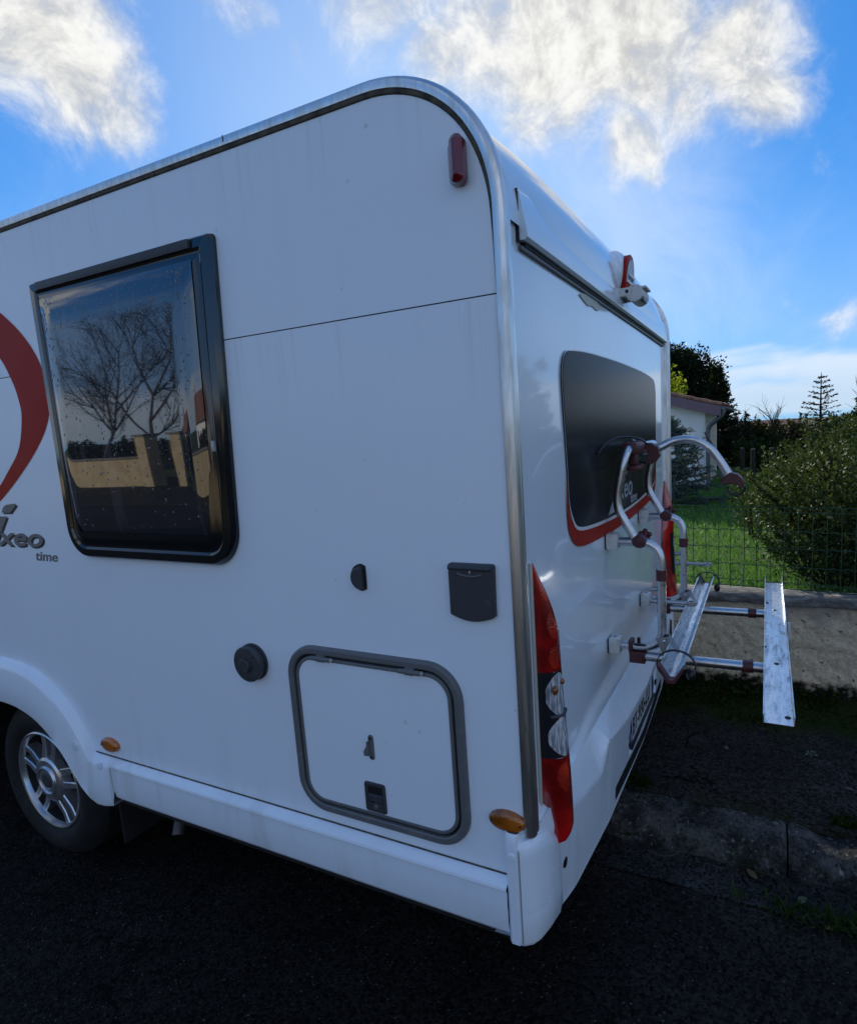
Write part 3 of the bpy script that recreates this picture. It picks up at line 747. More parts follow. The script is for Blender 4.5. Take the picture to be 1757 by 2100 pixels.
# ------------------------------------------------------------------ fittings of the left flank
def side_window():
    SW = lambda y, z, h: SIDE(y + .046*(2.272-z)/.905*(1.65-y)/.84, z, h)
    out = rrect(.812, 1.367, 1.650, 2.272, [.105, .105, .012, .012], 9)
    win = bpy.data.objects.new('side_window', None); COL.objects.link(win); win.parent = van; win.location = Vector((0, 1.23, 1.82)) - van.location
    obj('window_frame', MB().frame((.812, 1.367, 1.650, 2.272), [.105, .105, .014, .014], [(-.004, .001), (.0, .016), (.006, .024), (.030, .026), (.038, .021), (.045, .021), (.060, .027), (.070, .030), (.09, .031)], SW), 'window_frame', win, angle=30)
    # bulged acrylic pane, curved towards its edges
    y0, y1, z0, z1 = .89, 1.572, 1.445, 2.20
    def pane(u, v):
        y = .875 + (1.588-.875)*u; z = 1.430 + (2.212-1.430)*v
        e = min(u, 1-u)*.713; g = min(v, 1-v)*.782
        h = .031 + .016*(1-max(0, 1-e/.07)**2.2)*(1-max(0, 1-g/.11)**2.2)
        h -= .010*sstep(.45, .0, v)
        # round the lower corners
        if v < .13:
            k = .085*math.sqrt(max(0, 1-(v/.13)**2)) if False else .0
        return SW(y, z, h)
    inn = rrect(.872, 1.427, 1.591, 2.215, [.06, .06, .006, .006], 9)
    mb = MB(); us = np.linspace(0, 1, 41); vs = np.linspace(0, 1, 45)
    P = {}
    for i, u in enumerate(us):
        for j, v in enumerate(vs):
            x, y, z = pane(u, v)
            y = .875 + (1.588-.875)*u
            for cy, sg in ((.872+.06, -1), (1.591-.06, 1)):     # pull the corner points onto the rounding
                cz = 1.427+.06
                if (y-cy)*sg > 0 and z < cz:
                    dy, dz = abs(y-cy), cz-z; m_ = max(dy, dz); L = math.hypot(dy, dz)
                    if L > 0: y = cy + sg*dy*m_/L; z = cz - dz*m_/L
            P[i, j] = len(mb.v); mb.v.append(SW(y, z, -x))
    for i in range(40):
        for j in range(44): mb.f.append((P[i, j], P[i+1, j], P[i+1, j+1], P[i, j+1]))
    obj('pane', mb, 'window_glass', win, angle=70)
    obj('hinge_rail', MB().box((-.034, .880, 2.240), (-.018, 1.596, 2.266), .004), 'grey_plastic', win)
    # handles of the inner stays, seen as small bright catches
    obj('catch', MB().box((-.040, .868, 1.70), (-.030, .875, 1.73), .002), 'clear_plastic', win)
    # rain drops
    mb = MB(); rr = random.Random(4)
    for k in range(1150):
        v = rr.random()**.7; u = rr.random()
        if v < .5 and rr.random() < .55: continue
        x, y, z = pane(.03+.94*u, .03+.95*v); r = rr.choice((.0011, .0015, .002, .0026, .0033))*rr.uniform(.8, 1.1); st = rr.uniform(1, 1.7)
        vs_ = [(x-r*.8, y, z)]; 
        for t in range(6): vs_.append((x-.0002, y+r*math.cos(t*PI/3), z+r*st*math.sin(t*PI/3)))
        mb.add(vs_, [(0, 1+t, 1+(t+1) % 6) for t in range(6)])
    d = obj('rain_drops', mb, 'droplet', win, angle=180); d['kind'] = 'stuff'
side_window()

def locker():
    out = rrect(.150, .650, .712, 1.150, .095, 9)
    hatch = bpy.data.objects.new('storage_hatch', None); COL.objects.link(hatch); hatch.parent = van; hatch.location = Vector((0, .43, .65)) - van.location
    obj('hatch_frame', MB().sweep(out, [(.001, .0), (-.001, .010), (-.006, .013), (-.018, .013), (-.022, .010), (-.023, .002)], SIDE), 'frame_grey', hatch, angle=30)
    obj('seal', MB().sweep(out, [(-.021, .0015), (-.026, .004), (-.031, .0015)], SIDE), 'seal_black', hatch)
    inn = inset(out, .032)
    obj('hatch_edge', MB().sweep(inn, [(.003, .0), (.002, .009), (-.001, .011), (-.006, .011), (-.0075, .008)], SIDE), 'frame_grey', hatch, angle=30)
    obj('hatch_panel', MB().plate(inset(out, .037), SIDE, .001, .0075), 'side_white', hatch, sm=False)
    for y in (.578, .290):
        mb = MB().box((-.020, y-.012, 1.112), (-.008, y+.016, 1.132), .003).tube([(-.017, y+.034, 1.121), (-.017, y-.034, 1.121)], .0065, 12)
        h = obj('hinge', mb, 'frame_grey', hatch)
        obj('hinge_pin', MB().tube([(-.017, y-.030, 1.121), (-.017, y-.0365, 1.121)], .0055, 10), 'cream_strip', van)
    # hold-open catch
    obj('catch', MB().plate(rrect(.430, .848, .447, .920, .008, 4), SIDE, .008, .011, .001).plate([(.443, .862), (.443, .905), (.449, .890), (.460, .872), (.458, .860)], SIDE, .010, .020, .003), 'frame_grey', hatch)
    obj('screw', MB().ellipsoid((-.0115, .4385, .911), (.002, .0045, .0045), 10, 6), 'black_plastic', hatch)
    obj('screw', MB().ellipsoid((-.0115, .4385, .856), (.002, .0045, .0045), 10, 6), 'black_plastic', hatch)
    # recessed paddle lock
    o = rrect(.404, .692, .474, .780, .008, 4)
    obj('lock', MB().sweep(o, [(0, .008), (-.002, .012), (-.010, .012), (-.012, .0085)], SIDE).add([SIDE(a, b, .0085) for a, b in inset(o, .0115)], [tuple(range(len(o)))]).plate(rrect(.411, .699, .467, .721, .003, 3), SIDE, .009, .0115), 'grey_plastic', hatch)
    obj('lock_paddle', MB().plate(rrect(.416, .724, .462, .745, .003, 3), SIDE, .0088, .0130, .002), 'grey_plastic', hatch)
    obj('lock_recess', MB().plate(rrect(.414, .747, .464, .770, .003, 3), SIDE, .0086, .0090), 'ink_black', hatch)
    obj('keyhole', MB().lathe([(.0065, .0116), (.006, .0135), (.001, .0138)], 16, lambda a, b, h: SIDE(.438+a, .710+b, h)), 'cast_alu', hatch)
locker()

def side_fittings():
    # mains socket flap
    o = [(.162, 1.285)] + [(.162-.117*t, 1.283-.014*math.sin(PI*t)) for t in np.linspace(.05, .95, 9)] + [(.045, 1.285), (.043, 1.404), (.047, 1.408), (.157, 1.408), (.161, 1.404)]
    s = obj('socket_cover', MB().plate(o, SIDE, .0, .017, .004), 'grey_plastic', van)
    obj('socket_hinge', MB().tube([(-.016, .158, 1.399), (-.016, .046, 1.399)], .006, 10), 'grey_plastic', s)
    obj('finger_lip', MB().tube([SIDE(.102-.036*math.sin(t), 1.384+.012*(1-math.cos(t))-.004, .018) for t in np.linspace(-1.1, 1.1, 13)], .0022, 8), 'frame_grey', s)
    obj('socket_symbol', MB().box((-.0182, .1005, 1.386), (-.0175, .1035, 1.400)).box((-.0182, .0985, 1.391), (-.0175, .1005, 1.394)), 'letter_light', s, sm=False)
    # half-round vent cap
    o = [(.418, 1.328)] + [(.4175+.0, 1.328+.056*t) for t in (.25, .5, .75, 1)] + [(.425+.028*math.sin(t), 1.356+.030*math.cos(t)) for t in np.linspace(0, PI, 14)]
    v = obj('vent_cap', MB().plate(o, SIDE, 0, .020, .006), 'grey_plastic', van)
    obj('vent_rim', MB().sweep(inset(o, -.003), [(.003, 0), (.003, .004), (-.002, .004)], SIDE), 'seal_black', v)
    # heater flue
    cy, cz = .852, 1.075; F = lambda a, b, h: SIDE(cy+a, cz+b, h)
    f = obj('heater_flue', MB().lathe([(.056, 0), (.056, .006), (.050, .007), (.050, .016), (.054, .017), (.054, .027), (.050, .030), (.022, .031), (.0205, .040), (.018, .042), (.001, .042)], 40, F), 'grey_plastic', van, angle=28)
    for t in (.3, 2.4, 4.5): obj('screw', MB().ellipsoid(F(.041*math.cos(t), .041*math.sin(t), .0305), (.002, .004, .004), 8, 5), 'black_plastic', f)
    # orange side markers
    for y, z in ((.046, .765), (1.628, .662)):
        F = lambda a, b, h, y=y, z=z: SIDE(y+a, z+b, h)
        m = obj('side_marker', MB().add(*(lambda R: ([p for r in R for p in r], [(i*28+k, i*28+(k+1) % 28, (i+1)*28+(k+1) % 28, (i+1)*28+k) for i in range(len(R)-1) for k in range(28)] + [tuple((len(R)-1)*28+k for k in range(28))]))([[F(a, b, h) for a, b in ellipse(0, 0, .049*s_, .0265*s_, 28)] for s_, h in ((1, 0), (1, .008), (.94, .013), (.8, .016), (.5, .018))])), 'lens_orange', van, angle=60)
        for s_ in (-1, 1): obj('screw', MB().ellipsoid(F(s_*.038, 0, .0155), (.002, .004, .004), 8, 5), 'ink_black', m)
    # tall red and clear clearance lamp near the roof
    o = rrect(.058, 2.228, .096, 2.318, .016, 6)
    l = obj('clearance_lamp', MB().plate(o, SIDE, 0, .012, .002), 'clear_plastic', van)
    obj('red_lens', MB().plate(rrect(.053, 2.226, .084, 2.320, .014, 6), lambda y, z, h: SIDE(y-.02*h, z, h), .008, .040, .012), 'lens_marker_red', l)
    # lettering and red ribbon graphic
    ou = [(2.40, 2.32), (2.20, 2.335), (2.02, 2.295), (1.884, 2.219), (1.762, 2.122), (1.690, 2.017), (1.674, 1.904), (1.722, 1.808), (1.86, 1.695), (2.098, 1.554), (2.40, 1.42)]
    inn = [(2.40, 2.24), (2.20, 2.235), (2.03, 2.150), (1.932, 2.071), (1.878, 1.985), (1.857, 1.92), (1.856, 1.855), (1.906, 1.749), (2.0, 1.67), (2.12, 1.588), (2.40, 1.435)]
    a, b = smooth(ou, 6), smooth(inn, 6); n = len(a)
    obj('red_ribbon', MB().add([SIDE(y, z, .0012) for y, z in a] + [SIDE(y, z, .0012) for y, z in b], [(k, k+1, n+k+1, n+k) for k in range(n-1)]), 'decal_red', van, sm=False)
    T = lambda y0, z0, hh: (lambda p, q, h: SIDE(y0-p, z0+q, hh+h))
    for dy, dz, hh, mt in ((0, 0, .0018, 'letter_grey'), (-.008, -.006, .0006, 'letter_dark')):
        obj('lettering', text_mb('xeo', .100, T(2.150+dy, 1.390+dz, hh), .25, 0, .0006, .0018, 1.92), mt, van, sm=False)
        m = MB()
        for q in ([(2.165, 1.392), (2.245, 1.392), (2.145, 1.500), (2.060, 1.500)], [(2.030, 1.515), (2.093, 1.515), (2.075, 1.535), (2.052, 1.545), (1.992, 1.549), (1.985, 1.545)]):
            m.plate([(y+dy, z+dz) for y, z in q], SIDE, hh, hh+.0006)
        obj('lettering', m, mt, van, sm=False)
    obj('lettering', text_mb('time', .050, T(1.918, 1.338, .001), .22, 0, .0006, .0008, 1.55), 'letter_grey', van, sm=False)
side_fittings()

# ------------------------------------------------------------------ rear wall
def rear_details():
    # dark rear window with white line and red sash
    d = [(.397, 1.80), (.398, 1.87), (.43, 1.915), (.50, 1.929), (.72, 1.941), (1.15, 1.946), (1.58, 1.941), (1.80, 1.929), (1.87, 1.915), (1.902, 1.87), (1.903, 1.80), (1.885, 1.60), (1.878, 1.50), (1.843, 1.442), (1.79, 1.411), (1.644, 1.393), (1.38, 1.379), (1.15, 1.375), (.92, 1.379), (.656, 1.393), (.51, 1.411), (.457, 1.442), (.422, 1.50), (.415, 1.60)]
    dk = smooth(d, 5, True)
    w = obj('rear_window', MB().plate(dk, REAR, .001, .0085, .002), 'rear_glass', van, sm=False)
    nr = normals(dk); m_ = len(dk); ww = [.003+.008*sstep(1.52, 1.42, b_) for a_, b_ in dk]
    obj('white_line', MB().add([REAR(a_, b_, .0065) for a_, b_ in dk] + [REAR(a_+n_[0]*q, b_+n_[1]*q, .0065) for (a_, b_), n_, q in zip(dk, nr, ww)], [(k, (k+1) % m_, m_+(k+1) % m_, m_+k) for k in range(m_)]), 'decal_white', w, sm=False)
    bot = smooth([(.404, 1.56), (.402, 1.46), (.42, 1.405), (.464, 1.366), (.538, 1.345), (.679, 1.333), (.915, 1.323), (1.15, 1.320), (1.385, 1.323), (1.621, 1.333), (1.762, 1.345), (1.836, 1.366), (1.88, 1.405), (1.898, 1.46), (1.896, 1.56)], 6)
    topl = smooth([(.408, 1.56), (.412, 1.50), (.44, 1.44), (.49, 1.42), (.55, 1.41), (.68, 1.40), (.915, 1.39), (1.15, 1.388), (1.385, 1.39), (1.62, 1.40), (1.75, 1.41), (1.81, 1.42), (1.86, 1.44), (1.888, 1.50), (1.892, 1.56)], 6)
    n = len(bot)
    obj('red_sash', MB().add([REAR(a, b, .0052) for a, b in bot] + [REAR(a, b, .0052) for a, b in topl], [(k, k+1, n+k+1, n+k) for k in range(n-1)]), 'decal_red', w, sm=False)
    T = lambda x0, z0, hh: (lambda p, q, h: REAR(x0+p, z0+q, hh+h))
    m = MB().plate([(.862, 1.392), (.985, 1.392), (1.155, 1.500), (1.055, 1.500)], REAR, .0088, .0096).plate([(1.075, 1.512), (1.165, 1.512), (1.235, 1.545), (1.160, 1.549)], REAR, .0088, .0096)
    obj('lettering', m, 'letter_light', w, sm=False)
    obj('lettering', text_mb('xeo', .118, T(1.04, 1.424, .0088), .10, 0, .0008, .001, 1.35), 'letter_light', w, sm=False)
    obj('lettering', text_mb('time', .056, T(1.245, 1.388, .0088), .10, 0, .0008, .0008, 1.30), 'letter_light', w, sm=False)
    # raised light panel below the roof edge, black groove beneath it
    def top_z(x): return 2.245 + .058*(1-((x-1.15)/1.04)**2)
    def sp(x, t):
        z0, z1 = 2.136, top_z(x); sec = [(z0, .004), (z0-.002, .020), (z0+.004, .027), (z0+.008, .028), (z1-.010, .022), (z1-.003, .021), (z1, .017), (z1+.001, -.03)]
        z, h = sec[int(t)]; yb = lerp(z, [2.13, 2.165, 2.22, 2.30, 2.36], [0, 0, .006, .030, .07]); return (x, yb-h, z)
    xs = [.116, .118, .13] + list(np.linspace(.2, 2.1, 40)) + [2.17, 2.182, 2.184]
    mb = MB().grid(xs, list(range(8)), sp)
    for x in (xs[0], xs[-1]): mb.add([sp(x, t) for t in range(8)], [tuple(range(8))])
    s = obj('rear_light_panel', mb, 'gloss_white', van, angle=28)
    obj('groove', MB().box((.140, -.012, 2.1265), (2.184, .002, 2.1345)), 'seal_black', s, sm=False)
    obj('groove_lip', MB().box((.124, -.010, 2.117), (2.19, .002, 2.126), .002), 'frame_grey', s)
    obj('end_gap', MB().box((.1130, -.0085, 2.130), (.1155, .004, 2.245)), 'seal_black', s, sm=False)
    # maker's hump with round badge in the middle
    h = obj('badge_hump', MB().ellipsoid((1.15, .010, 2.275), (.130, .056, .086), 28, 16), 'gloss_white', van, angle=80)
    Fb = lambda a, b, hh: (1.15+a, -.030-hh-.10*b, 2.262+b)
    obj('badge', MB().lathe([(.076, -.016), (.076, .012), (.072, .015), (.001, .016)], 36, Fb), 'decal_red', h)
    obj('badge_field', MB().add([Fb(.060*math.cos(t), .004+.054*math.sin(t), .0172) for t in np.linspace(.05, PI-.05, 20)], [tuple(range(20))]), 'letter_light', h, sm=False)
    obj('badge_label', MB().plate([(-.062, -.030), (.062, -.030), (.062, .006), (-.062, .006)], Fb, .016, .021), 'plate_white', h, sm=False)
    obj('lettering', text_mb('b\u00fcrstner', .034, lambda p, q, hh: Fb(-.058+p, -.020+q, .0212+hh), 0, 0, .0006, .0, .80), 'ink_black', h, sm=False)
    # reversing camera
    c = obj('reversing_camera', MB().box((1.085, -.062, 2.180), (1.215, -.010, 2.212), .006).lathe([(.030, -.062), (.030, .062), (.024, .066), (.001, .066)], 24, lambda a, b, hh: (1.15+hh, -.072+a, 2.188+b), True), 'bracket_white', van)
    obj('camera_visor', MB().box((1.10, -.112, 2.204), (1.20, -.045, 2.212), .003, Matrix.Rotation(0.0, 4, 'X')), 'bracket_white', c)
    obj('camera_window', MB().lathe([(.0315, -.045), (.0315, .045)], 24, lambda a, b, hh: (1.15+hh, -.072+a, 2.188+b)).v and MB().box((1.11, -.100, 2.163), (1.19, -.080, 2.178), .003), 'black_plastic', c)
    obj('bracket_screw', MB().ellipsoid((1.085, -.045, 2.197), (.003, .007, .007), 10, 6), 'black_plastic', c)
    obj('sealant_smear', MB().plate(smooth([(.60, 2.104), (.66, 2.117), (.80, 2.117), (.84, 2.102), (.80, 2.088), (.74, 2.092), (.69, 2.086), (.64, 2.094)], 4, True), REAR, .003, .006, .001), 'cream_strip', van)

    # bumper: shaped panel
    def PX(x): return lerp(min(x, W-x), [0, .05, .15, .30, .60, 1.15], [.016, .026, .037, .050, .070, .080])
    def zc(x):
        e = min(x, W-x); return lerp(e, [0, .2, .30, .48, .545, .56, .80, 1.15], [.690, .684, .655, .628, .690, .702, .655, .640])
    def zf(x): return .39 + .050*sstep(.30, .0, min(x, W-x))
    def by(x, z):
        p, c_ = PX(x), zc(x); e = min(x, W-x)
        if z >= c_: t = (.742-z)/(.742-c_); d = .016 + (p-.016)*t**.9 if e > .2 else p*(.75+.25*t)
        else: d = p - .018*min(1, (c_-z)/(c_-.40))
        r = sstep(.86, .89, x)*sstep(1.44, 1.41, x)
        d -= .026*r*sstep(.615, .600, z)*sstep(.475, .500, z)
        # valley beside the corner block
        d -= .010*sstep(.175, .135, abs(e-.185)*2.2)*sstep(.56, .66, z)*0
        return (x, -d, z)
    zs = sorted(set(list(np.linspace(.39, .742, 46)) + [.4, .43, .475, .5, .6, .615]))
    xs = sorted(set(list(np.linspace(.0, W, 150)) + [.86, .89, 1.41, 1.44, .545, .56, W-.56]))
    mb = MB().grid(xs, zs, lambda x, z: (x, by(x, z)[1], zf(x) + (z-.39)*(.742-zf(x))/.352))
    mb.grid(xs, [0, 1], lambda x, t: (x, by(x, .39)[1] + .10*t, zf(x)-.004*t))
    mb.grid(xs, [0, 1], lambda x, t: (x, by(x, .742)[1] + .012*t, .742))
    b = obj('bumper', mb, 'bumper_white', van, angle=24)
    obj('seam', MB().box((.30, -.0165, .7385), (2.0, -.004, .7415)), 'seal_black', b, sm=False)
    # corner blocks wrapping to the flanks
    for sg in (1, -1):
        X = (lambda x: x) if sg > 0 else (lambda x: W-x)
        plan = [(.140, -.034), (.10, -.0405), (.05, -.034), (.010, -.024), (-.012, -.012), (-.023, .004), (-.027, .012)]
        def zt(i): return [.600, .676, .716, .728, .728, .722, .715][i]
        levels = [0, .05, .3, .6, .85, .96, 1.0]
        def cb(i, t):
            x, y = plan[int(i)]; z0 = .445; z = z0 + (zt(int(i))-z0)*levels[int(t)]; q = .008*(levels[int(t)] > .99) + .006*(levels[int(t)] < .01)
            return (X(x*(1 if x > 0 else 1) + q*.7), y+q-.003, z)
        mb = MB().grid(list(range(7)), list(range(7)), cb)
        mb.grid(list(range(7)), [0, 1], lambda i, t: (lambda p: (p[0], p[1]+.03*t, p[2]+.002*t))(cb(i, 6)))
        obj('bumper_corner', mb, 'bumper_white', van, angle=40)
        # upright end strip of the side skirt
        sec = [(.012, .0), (.013, .026), (.018, .032), (.038, .032), (.046, .024), (.047, .0)]
        zz = [.446, .452, .47, .60, .70, .735, .748]
        mb = MB().grid(list(range(6)), list(range(7)), lambda i, t: (lambda q: (X(-q), sec[int(i)][0], zz[int(t)]))(sec[int(i)][1]*(.75 if int(t) in (0, 6) else 1)))
        e = obj('skirt_end', mb, 'skirt_white', van, angle=40)
        obj('plug', MB().lathe([(.011, .031), (.011, .034), (.008, .035), (.001, .034)], 16, lambda a, c_, hh: (X(-hh), .029+a, .690+c_)), 'skirt_white', e)
    # fittings let into the bumper
    for x in (.19, .862, 1.438, 2.11):
        y = by(x, .53)[1]
        obj('parking_sensor', MB().lathe([(.0145, -.002), (.0145, .0012), (.012, .0016), (.001, .0016)], 18, lambda a, c_, hh, x=x, y=y: (x+a, y-hh, .53+c_)), 'black_plastic', b)
    obj('bolt_hole', MB().box((.842, by(.845, .565)[1]-.001, .557), (.848, by(.845, .565)[1]+.004, .574)), 'black_plastic', b, sm=False)
    ins = [(.668, .474), (.664, .412), (1.0, .402), (1.3, .402), (1.636, .412), (1.632, .474), (1.40, .452), (1.15, .447), (.90, .452)]
    xs_ = np.linspace(.666, 1.634, 40)
    mb = MB().grid(list(xs_), [0, .5, 1], lambda x, t: (x, by(x, .43)[1]-.0025, lerp(x, [.66, .9, 1.15, 1.4, 1.64], [.422, .412, .408, .412, .422])*(1-t) + lerp(x, [.66, .9, 1.15, 1.4, 1.64], [.486, .458, .450, .458, .486])*t))
    obj('lower_insert', mb, 'ink_black', b)
    # number plate
    px, pz, y = 1.15, .551, -.057
    p = obj('number_plate', MB().plate(rrect(px-.26, pz-.055, px+.26, pz+.055, .006, 3), lambda a, c_, hh: (a, y-hh, c_), 0, .003), 'plate_white', van, sm=False)
    Pm = lambda a, c_, hh: (a, y-.003-hh, c_)
    for x0, x1 in ((px-.258, px-.215), (px+.215, px+.258)):
        obj('blue_band', MB().plate(rrect(x0, pz-.053, x1, pz+.053, .004, 3), Pm, .0002, .0008), 'plate_blue', p, sm=False)
    obj('lettering', text_mb('BT-930-ZD', .104, lambda a, c_, hh: Pm(px-.203+a, pz-.037+c_, .0006+hh), 0, 0, .0006, .0015, .755), 'ink_black', p, sm=False)
    obj('lettering', text_mb('F', .040, lambda a, c_, hh: Pm(px-.246+a, pz-.042+c_, .0012+hh), 0, 0, .0004, .001, .8), 'plate_white', p, sm=False)
    obj('plate_holder', MB().box((px-.25, y-.012, pz-.068), (px+.25, y, pz-.0565), .002), 'black_plastic', p)
rear_details()

def tail_lights():
    zt, zb = 1.388, .640
    R = [(zt, .113), (1.35, .136), (1.31, .163), (1.26, .190), (1.20, .212), (1.13, .230), (1.06, .241), (.98, .248), (.90, .250), (.82, .246), (.75, .235), (.70, .218), (.665, .194), (.642, .163), (zb, .125)]
    Rz, Rx = [r[0] for r in R][::-1], [r[1] for r in R][::-1]
    def xr(z): return lerp(z, Rz, Rx)
    def H(s_, w): return .004 + min(1, w/.10)*(.050*math.sin(PI*s_**.60)**.85)
    for sg in (1, -1):
        X = (lambda x: x) if sg > 0 else (lambda x: W-x)
        L = bpy.data.objects.new('tail_light', None); COL.objects.link(L); L.parent = van; L.location = Vector((X(.2), -.02, 1.0)) - van.location
        S = [0, .02, .05, .10, .18, .28, .4, .52, .64, .75, .85, .92, .97, 1.0]
        def pt(z, s_):
            w = xr(z)-.108; return (X(.108+w*s_), -H(s_, w)-.022*min(1, max(0, (1.05-z)/.40))*min(1, s_/.12), z)
        for name, za, zb_, mt, ss in (('red_lens', zt, 1.108, 'lens_red', S), ('lamp_bezel', 1.107, .878, 'lens_dark', S[:9]), ('red_lens', 1.107, .878, 'lens_red', S[8:]), ('red_lens', .877, zb, 'lens_red', S)):
            obj(name, MB().grid(list(np.linspace(za, zb_, 26)), ss, pt), mt, L, angle=50)
        # bright faceted reflectors inside the red lenses
        def patch(name, zc_, sc, rz, rs, mt, h=.002, n=9, flat=True):
            mb = MB(); us = np.linspace(-1, 1, n)
            vs = []; 
            for i in us:
                for j in us:
                    a, b = i*math.sqrt(1-j*j/2), j*math.sqrt(1-i*i/2)
                    p = pt(zc_+rz*b, min(.97, max(.025, sc+rs*a))); hh = h*(1-(a*a+b*b)**2)
                    vs.append((p[0], p[1]-.0006-hh+random.uniform(-.0016, .0016)*flat, p[2]))
            fs = [(i*n+j, (i+1)*n+j, (i+1)*n+j+1, i*n+j+1) for i in range(n-1) for j in range(n-1)]
            obj(name, mb.add(vs, fs), mt, L, sm=not flat)
        patch('red_reflector', 1.228, .17, .034, .10, 'lens_red_facet', .001, 7, False)
        patch('red_reflector', 1.145, .16, .030, .10, 'lens_red_facet', .001, 7, False)
        patch('red_reflector', 1.315, .20, .024, .12, 'lens_red_facet', .001, 7, False)
        patch('red_reflector', .825, .17, .040, .10, 'lens_red_facet', .001, 7, False)
        patch('indicator_bowl', 1.046, .205, .058, .19, 'bowl_clear', .003, 11, False)
        patch('reverse_bowl', .933, .215, .053, .195, 'bowl_clear', .003, 11, False)
        p = pt(1.062, .095); obj('indicator_bulb', MB().ellipsoid((p[0], p[1]-.006, p[2]), (.013, .008, .013), 14, 8), 'lens_orange', L)
        p = pt(1.077, .28); obj('indicator_bulb', MB().ellipsoid((p[0], p[1]-.004, p[2]), (.008, .006, .008), 12, 8), 'lens_orange', L)
        q = [pt(.990, s_) for s_ in np.linspace(.05, .45, 10)]
        obj('divider', MB().tube([(a, b-.001, c_) for a, b, c_ in q], .0045, 10), 'grey_plastic', L)
        obj('gasket', MB().box((X(.095) if sg > 0 else X(.107), -.0065, zb-.004), (X(.107) if sg > 0 else X(.095), -.001, zt+.002), .002), 'cream_strip', L)
tail_lights()

